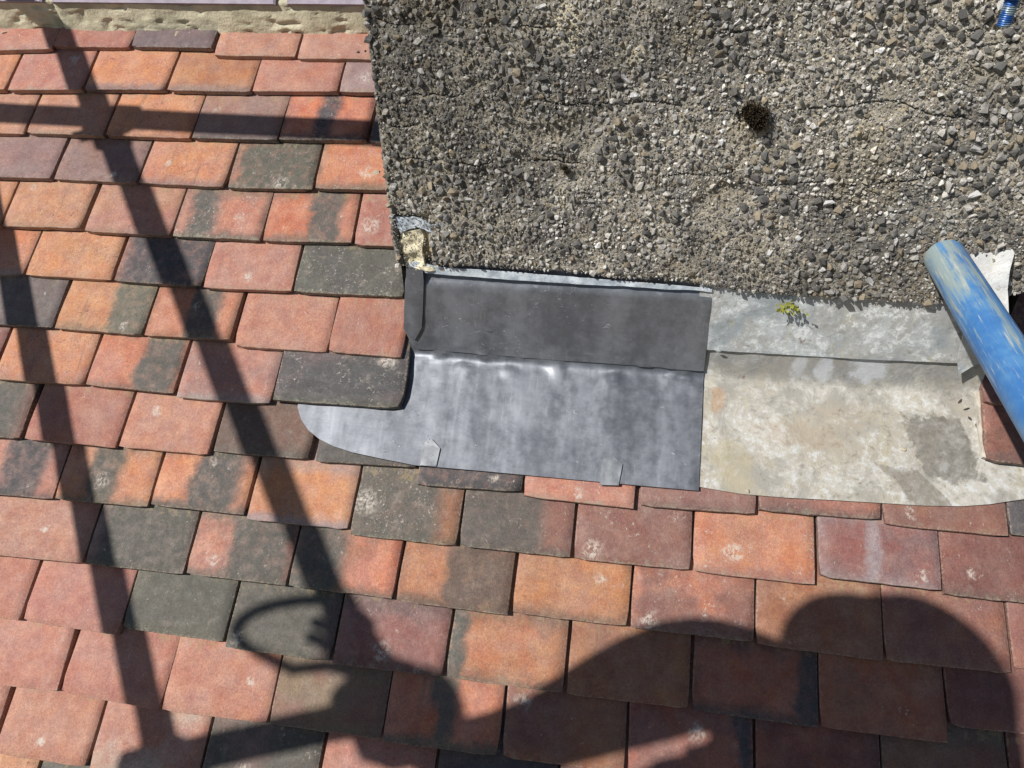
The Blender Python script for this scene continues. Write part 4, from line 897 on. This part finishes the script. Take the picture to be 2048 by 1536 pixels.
# phone held up behind the lens position
k = NT('phone_glass'); PHM = k.fin((0.01, 0.01, 0.012), 0.2)
ph = CAM - FWD * 0.010; PX, PY = RM[0], RM[1]
pv = [ph + PX * a + PY * b - FWD * c for c in (0.0, 0.008) for a, b in ((-0.02, -0.02), (0.127, -0.02), (0.127, 0.052), (-0.02, 0.052))]
phone = link('phone', me_from('phone', np.array(pv) - ph, [(0, 1, 2, 3), (7, 6, 5, 4), (0, 4, 5, 1), (1, 5, 6, 2), (2, 6, 7, 3), (3, 7, 4, 0)], PHM), None, M4 @ Matrix.Translation(ph)); tag(phone, 'black phone held up in the right hand over the tiles', 'phone')
WOOD = simple('scaffold_board', alb(150, 126, 92), alb(190, 164, 124), 14, 0.85)
for k in range(3):
    c = FT + Hl * (-0.22 + 0.235 * k) - Zl * 0.022; V = [c + U * a + Hl * b + Zl * z for z in (-0.019, 0.019) for a, b in ((-1.9, -0.112), (1.9, -0.112), (1.9, 0.112), (-1.9, 0.112))]
    b_ = link('scaffold_board', me_from('scaffold_board', np.array(V) - c, [(3, 2, 1, 0), (4, 5, 6, 7), (0, 1, 5, 4), (1, 2, 6, 5), (2, 3, 7, 6), (3, 0, 4, 7)], WOOD), None, M4 @ Matrix.Translation(c)); tag(b_, ('timber scaffold board nearest the eaves, under the toes of the person', 'timber scaffold board under the heels of the person', 'outer timber scaffold board behind the person')[k], 'board', 'scaffold boards')
print('ARM', np.linalg.norm(ls - le), np.linalg.norm(le - lh), np.linalg.norm(rs_ - re), np.linalg.norm(re - rh), 'HC', HC, 'ls', ls, 'le', le, 'lh', lh, 'FT', FT)

# ------------------------------------------------------------------ small growth and debris
def leaf_green():
    k = NT('leaf'); P = k.tc.outputs['Object']; n = k.noise(P, 60, 3); return k.fin(k.mix(k.ss(n, 0.35, 0.65), (0.13, 0.16, 0.02), (0.36, 0.35, 0.05)), 0.5)
LEAF = leaf_green(); wu, wz = on_face(1580, 606, 0.012); WP = face_pt(wu, wz, 0.012)
weed = root('weed', WP); tag(weed, 'small green weed sprouting between the render and the old lead', 'plant')
r = random.Random(5)
def leaf_mesh(): 
    V = []; F = []; n = 5
    for i in range(n + 1):
        t = i / n; w = math.sin(math.pi * min(1, t * 0.92 + 0.08)) ** 0.8 * 0.34; z = -0.25 * t * t
        V += [(-w, t, z + 0.06), (0, t, z), (w, t, z + 0.06)]
        if i: a = (i - 1) * 3; F += [(a, a + 1, a + 4, a + 3), (a + 1, a + 2, a + 5, a + 4)]
    return me_from('leaf', V, F, LEAF, True)
LM = leaf_mesh()
for q in range(46):
    a = r.uniform(-0.012, 0.011) * (1 if q % 4 else 1.9); d = U * r.uniform(-0.7, 0.7) + Zl * r.uniform(-1.0, 0.45) + Hl * r.uniform(0.3, 1.1); d /= np.linalg.norm(d)
    x = np.cross(d, Hl + U * r.uniform(-.4, .4)); x /= np.linalg.norm(x); zz = np.cross(x, d); sc = r.uniform(0.003, 0.006) if q > 7 else r.uniform(0.007, 0.010)
    pos = U * a + Zl * r.uniform(-0.006, 0.004) + Hl * r.uniform(0, 0.010) + d * r.uniform(0.0, 0.008)
    link('leaf', LM, weed, Matrix.Translation(pos) @ Matrix(np.stack([x, d, zz]).T.tolist()).to_4x4() @ Matrix.Diagonal((sc, sc, sc, 1)))
MOSS = simple('dry_moss', (0.018, 0.012, 0.006), (0.06, 0.04, 0.018), 200, 0.95)
def moss_tuft(x, y, rad, n, label):
    a, z = on_face(x, y, OFF + 0.002); c = face_pt(a, z, OFF - 0.001); V = []; F = []; rr = np.random.default_rng(int(x))
    for q in range(n):
        e = rr.normal(0, 0.42, 2) * rad; e = e * (0.7 + 0.6 * fbm(np.arctan2(e[1], e[0]) * 1.6 + 7, x * 0.01, 2)); hgt = max(0.0, 1 - (np.hypot(*e) / rad) ** 2) ** 0.5; lobe = int(rr.integers(3)); e = e * (1.0, 0.62, 0.5)[lobe] + np.array(((0, 0), (-0.75, 0.35), (0.35, -0.8))[lobe]) * rad * 0.7; hgt = hgt * (1, .7, .6)[lobe]; b = U * e[0] + Zl * e[1] * 1.1 + Hl * (rad * 0.55 * hgt)
        d = Hl * 0.6 + U * rr.normal(0, 0.7) + Zl * rr.normal(-0.1, 0.7); d /= np.linalg.norm(d); s = np.cross(d, rr.normal(0, 1, 3)); s /= np.linalg.norm(s); l_ = rad * rr.uniform(0.15, 0.35); w = l_ * 0.16; i = len(V)
        V += [b - s * w - Hl * rad * 0.3, b + s * w - Hl * rad * 0.3, b + d * l_ + s * w * 0.5, b + d * l_ - s * w * 0.5]; F.append((i, i + 1, i + 2, i + 3))
    core = len(V); Vc = ICO_V * rad * 0.45 * np.array([1, 1, 1]); V += [v for v in (Vc[:, :1] * U + Vc[:, 1:2] * Zl + Vc[:, 2:] * Hl * 0.55)]; F += [tuple(f + core) for f in ICO_F]
    o = link('moss_tuft', me_from('moss_tuft', V, F, MOSS), None, M4 @ Matrix.Translation(c)); tag(o, label, 'moss', 'moss tufts on the render')
moss_tuft(1514, 230, 0.017, 1300, 'large dark brown moss tuft on the pebbledash beside a long crack')
moss_tuft(1130, 338, 0.008, 300, 'small green black moss tuft on a crack above the new flashing')
CRUMB = simple('mortar_crumb', alb(198, 182, 156), alb(226, 214, 190), 80, 0.95, 0, 300, 0.002, 0.8)
CR = ((350, 66, .0045, 2.6, 'elongated mortar crumb on the purple top tile'), (376, 62, .0038, 1.3, 'small round mortar crumb beside the elongated one on the purple tile'), (288, 57, .0036, 1.4, 'mortar crumb at the left end of the purple top tile'), (390, 50, .003, 1.5, 'mortar crumb against the bedding mortar above the purple tile'), (4, 62, .0035, 1.5, 'mortar crumb on the broken top tile'), (295, 153, .0026, 2.2, 'pale splinter of mortar on an orange tile'), (716, 104, .0032, 1.2, 'dark gritty crumb on the pink top tile by the chimney'), (730, 102, .0022, 1.3, 'tiny crumb next to the dark gritty one'), (751, 342, .0080, 1.3, 'broken mortar chip on an orange tile against the chimney'), (1920, 803, .003, 1.6, 'dark grit on the old lead below the fold'), (1933, 818, .0032, 1.8, 'dark twig of debris on the old lead'), (1940, 838, .0034, 1.2, 'dark grit by the edge of the right-hand tile'), (1953, 852, .0032, 1.5, 'dark crumb below the other grit along the right-hand tile'), (1496, 983, .0032, 1.2, 'pale bead at the lower edge of the old lead'), (1806, 898, .0035, 1.4, 'shell-like flake beside the damp stain'), (1438, 704, .0045, 1.2, 'grey knob of lead at the start of the long seam'))
DARK = simple('dark_grit', (0.03, 0.027, 0.024), (0.09, 0.08, 0.07), 90, 0.95)
for i, (x, y, s_, el, lab) in enumerate(CR):
    on_l = x > 1400
    if on_l: a, b = on_lead(x, y, 0.004); c = np.array([a, b, lead_n(b) + 0.0035 + s_ * 0.35])
    else: c = on_roof(x, y, 0.0); c[2] = s_ * 0.25 - KT * ((c[1] % GAUGE)) + (0.0 if c[1] < 0 else 0.0)
    if x == 1438: c = face_pt(on_face(x, y, 0.014)[0], on_face(x, y, 0.014)[1], 0.012)
    rr = np.random.default_rng(i + 50); Vs = stone_shape(rr) * np.array([el, 1, 0.9]) * s_; th = rr.uniform(1.0, 1.8) if el > 2 else rr.uniform(0, 3); cs, sn = math.cos(th), math.sin(th); Vs = Vs @ np.array([[cs, sn, 0], [-sn, cs, 0], [0, 0, 1]])
    dark = 'dark' in lab
    o = link('grit_crumb' if dark else 'mortar_crumb', me_from('crumb', Vs, ICO_F.tolist(), DARK if dark else (OLD_B if x == 1438 else CRUMB)), None, M4 @ Matrix.Translation(c)); tag(o, lab, 'crumb', 'crumbs of debris on the roof')
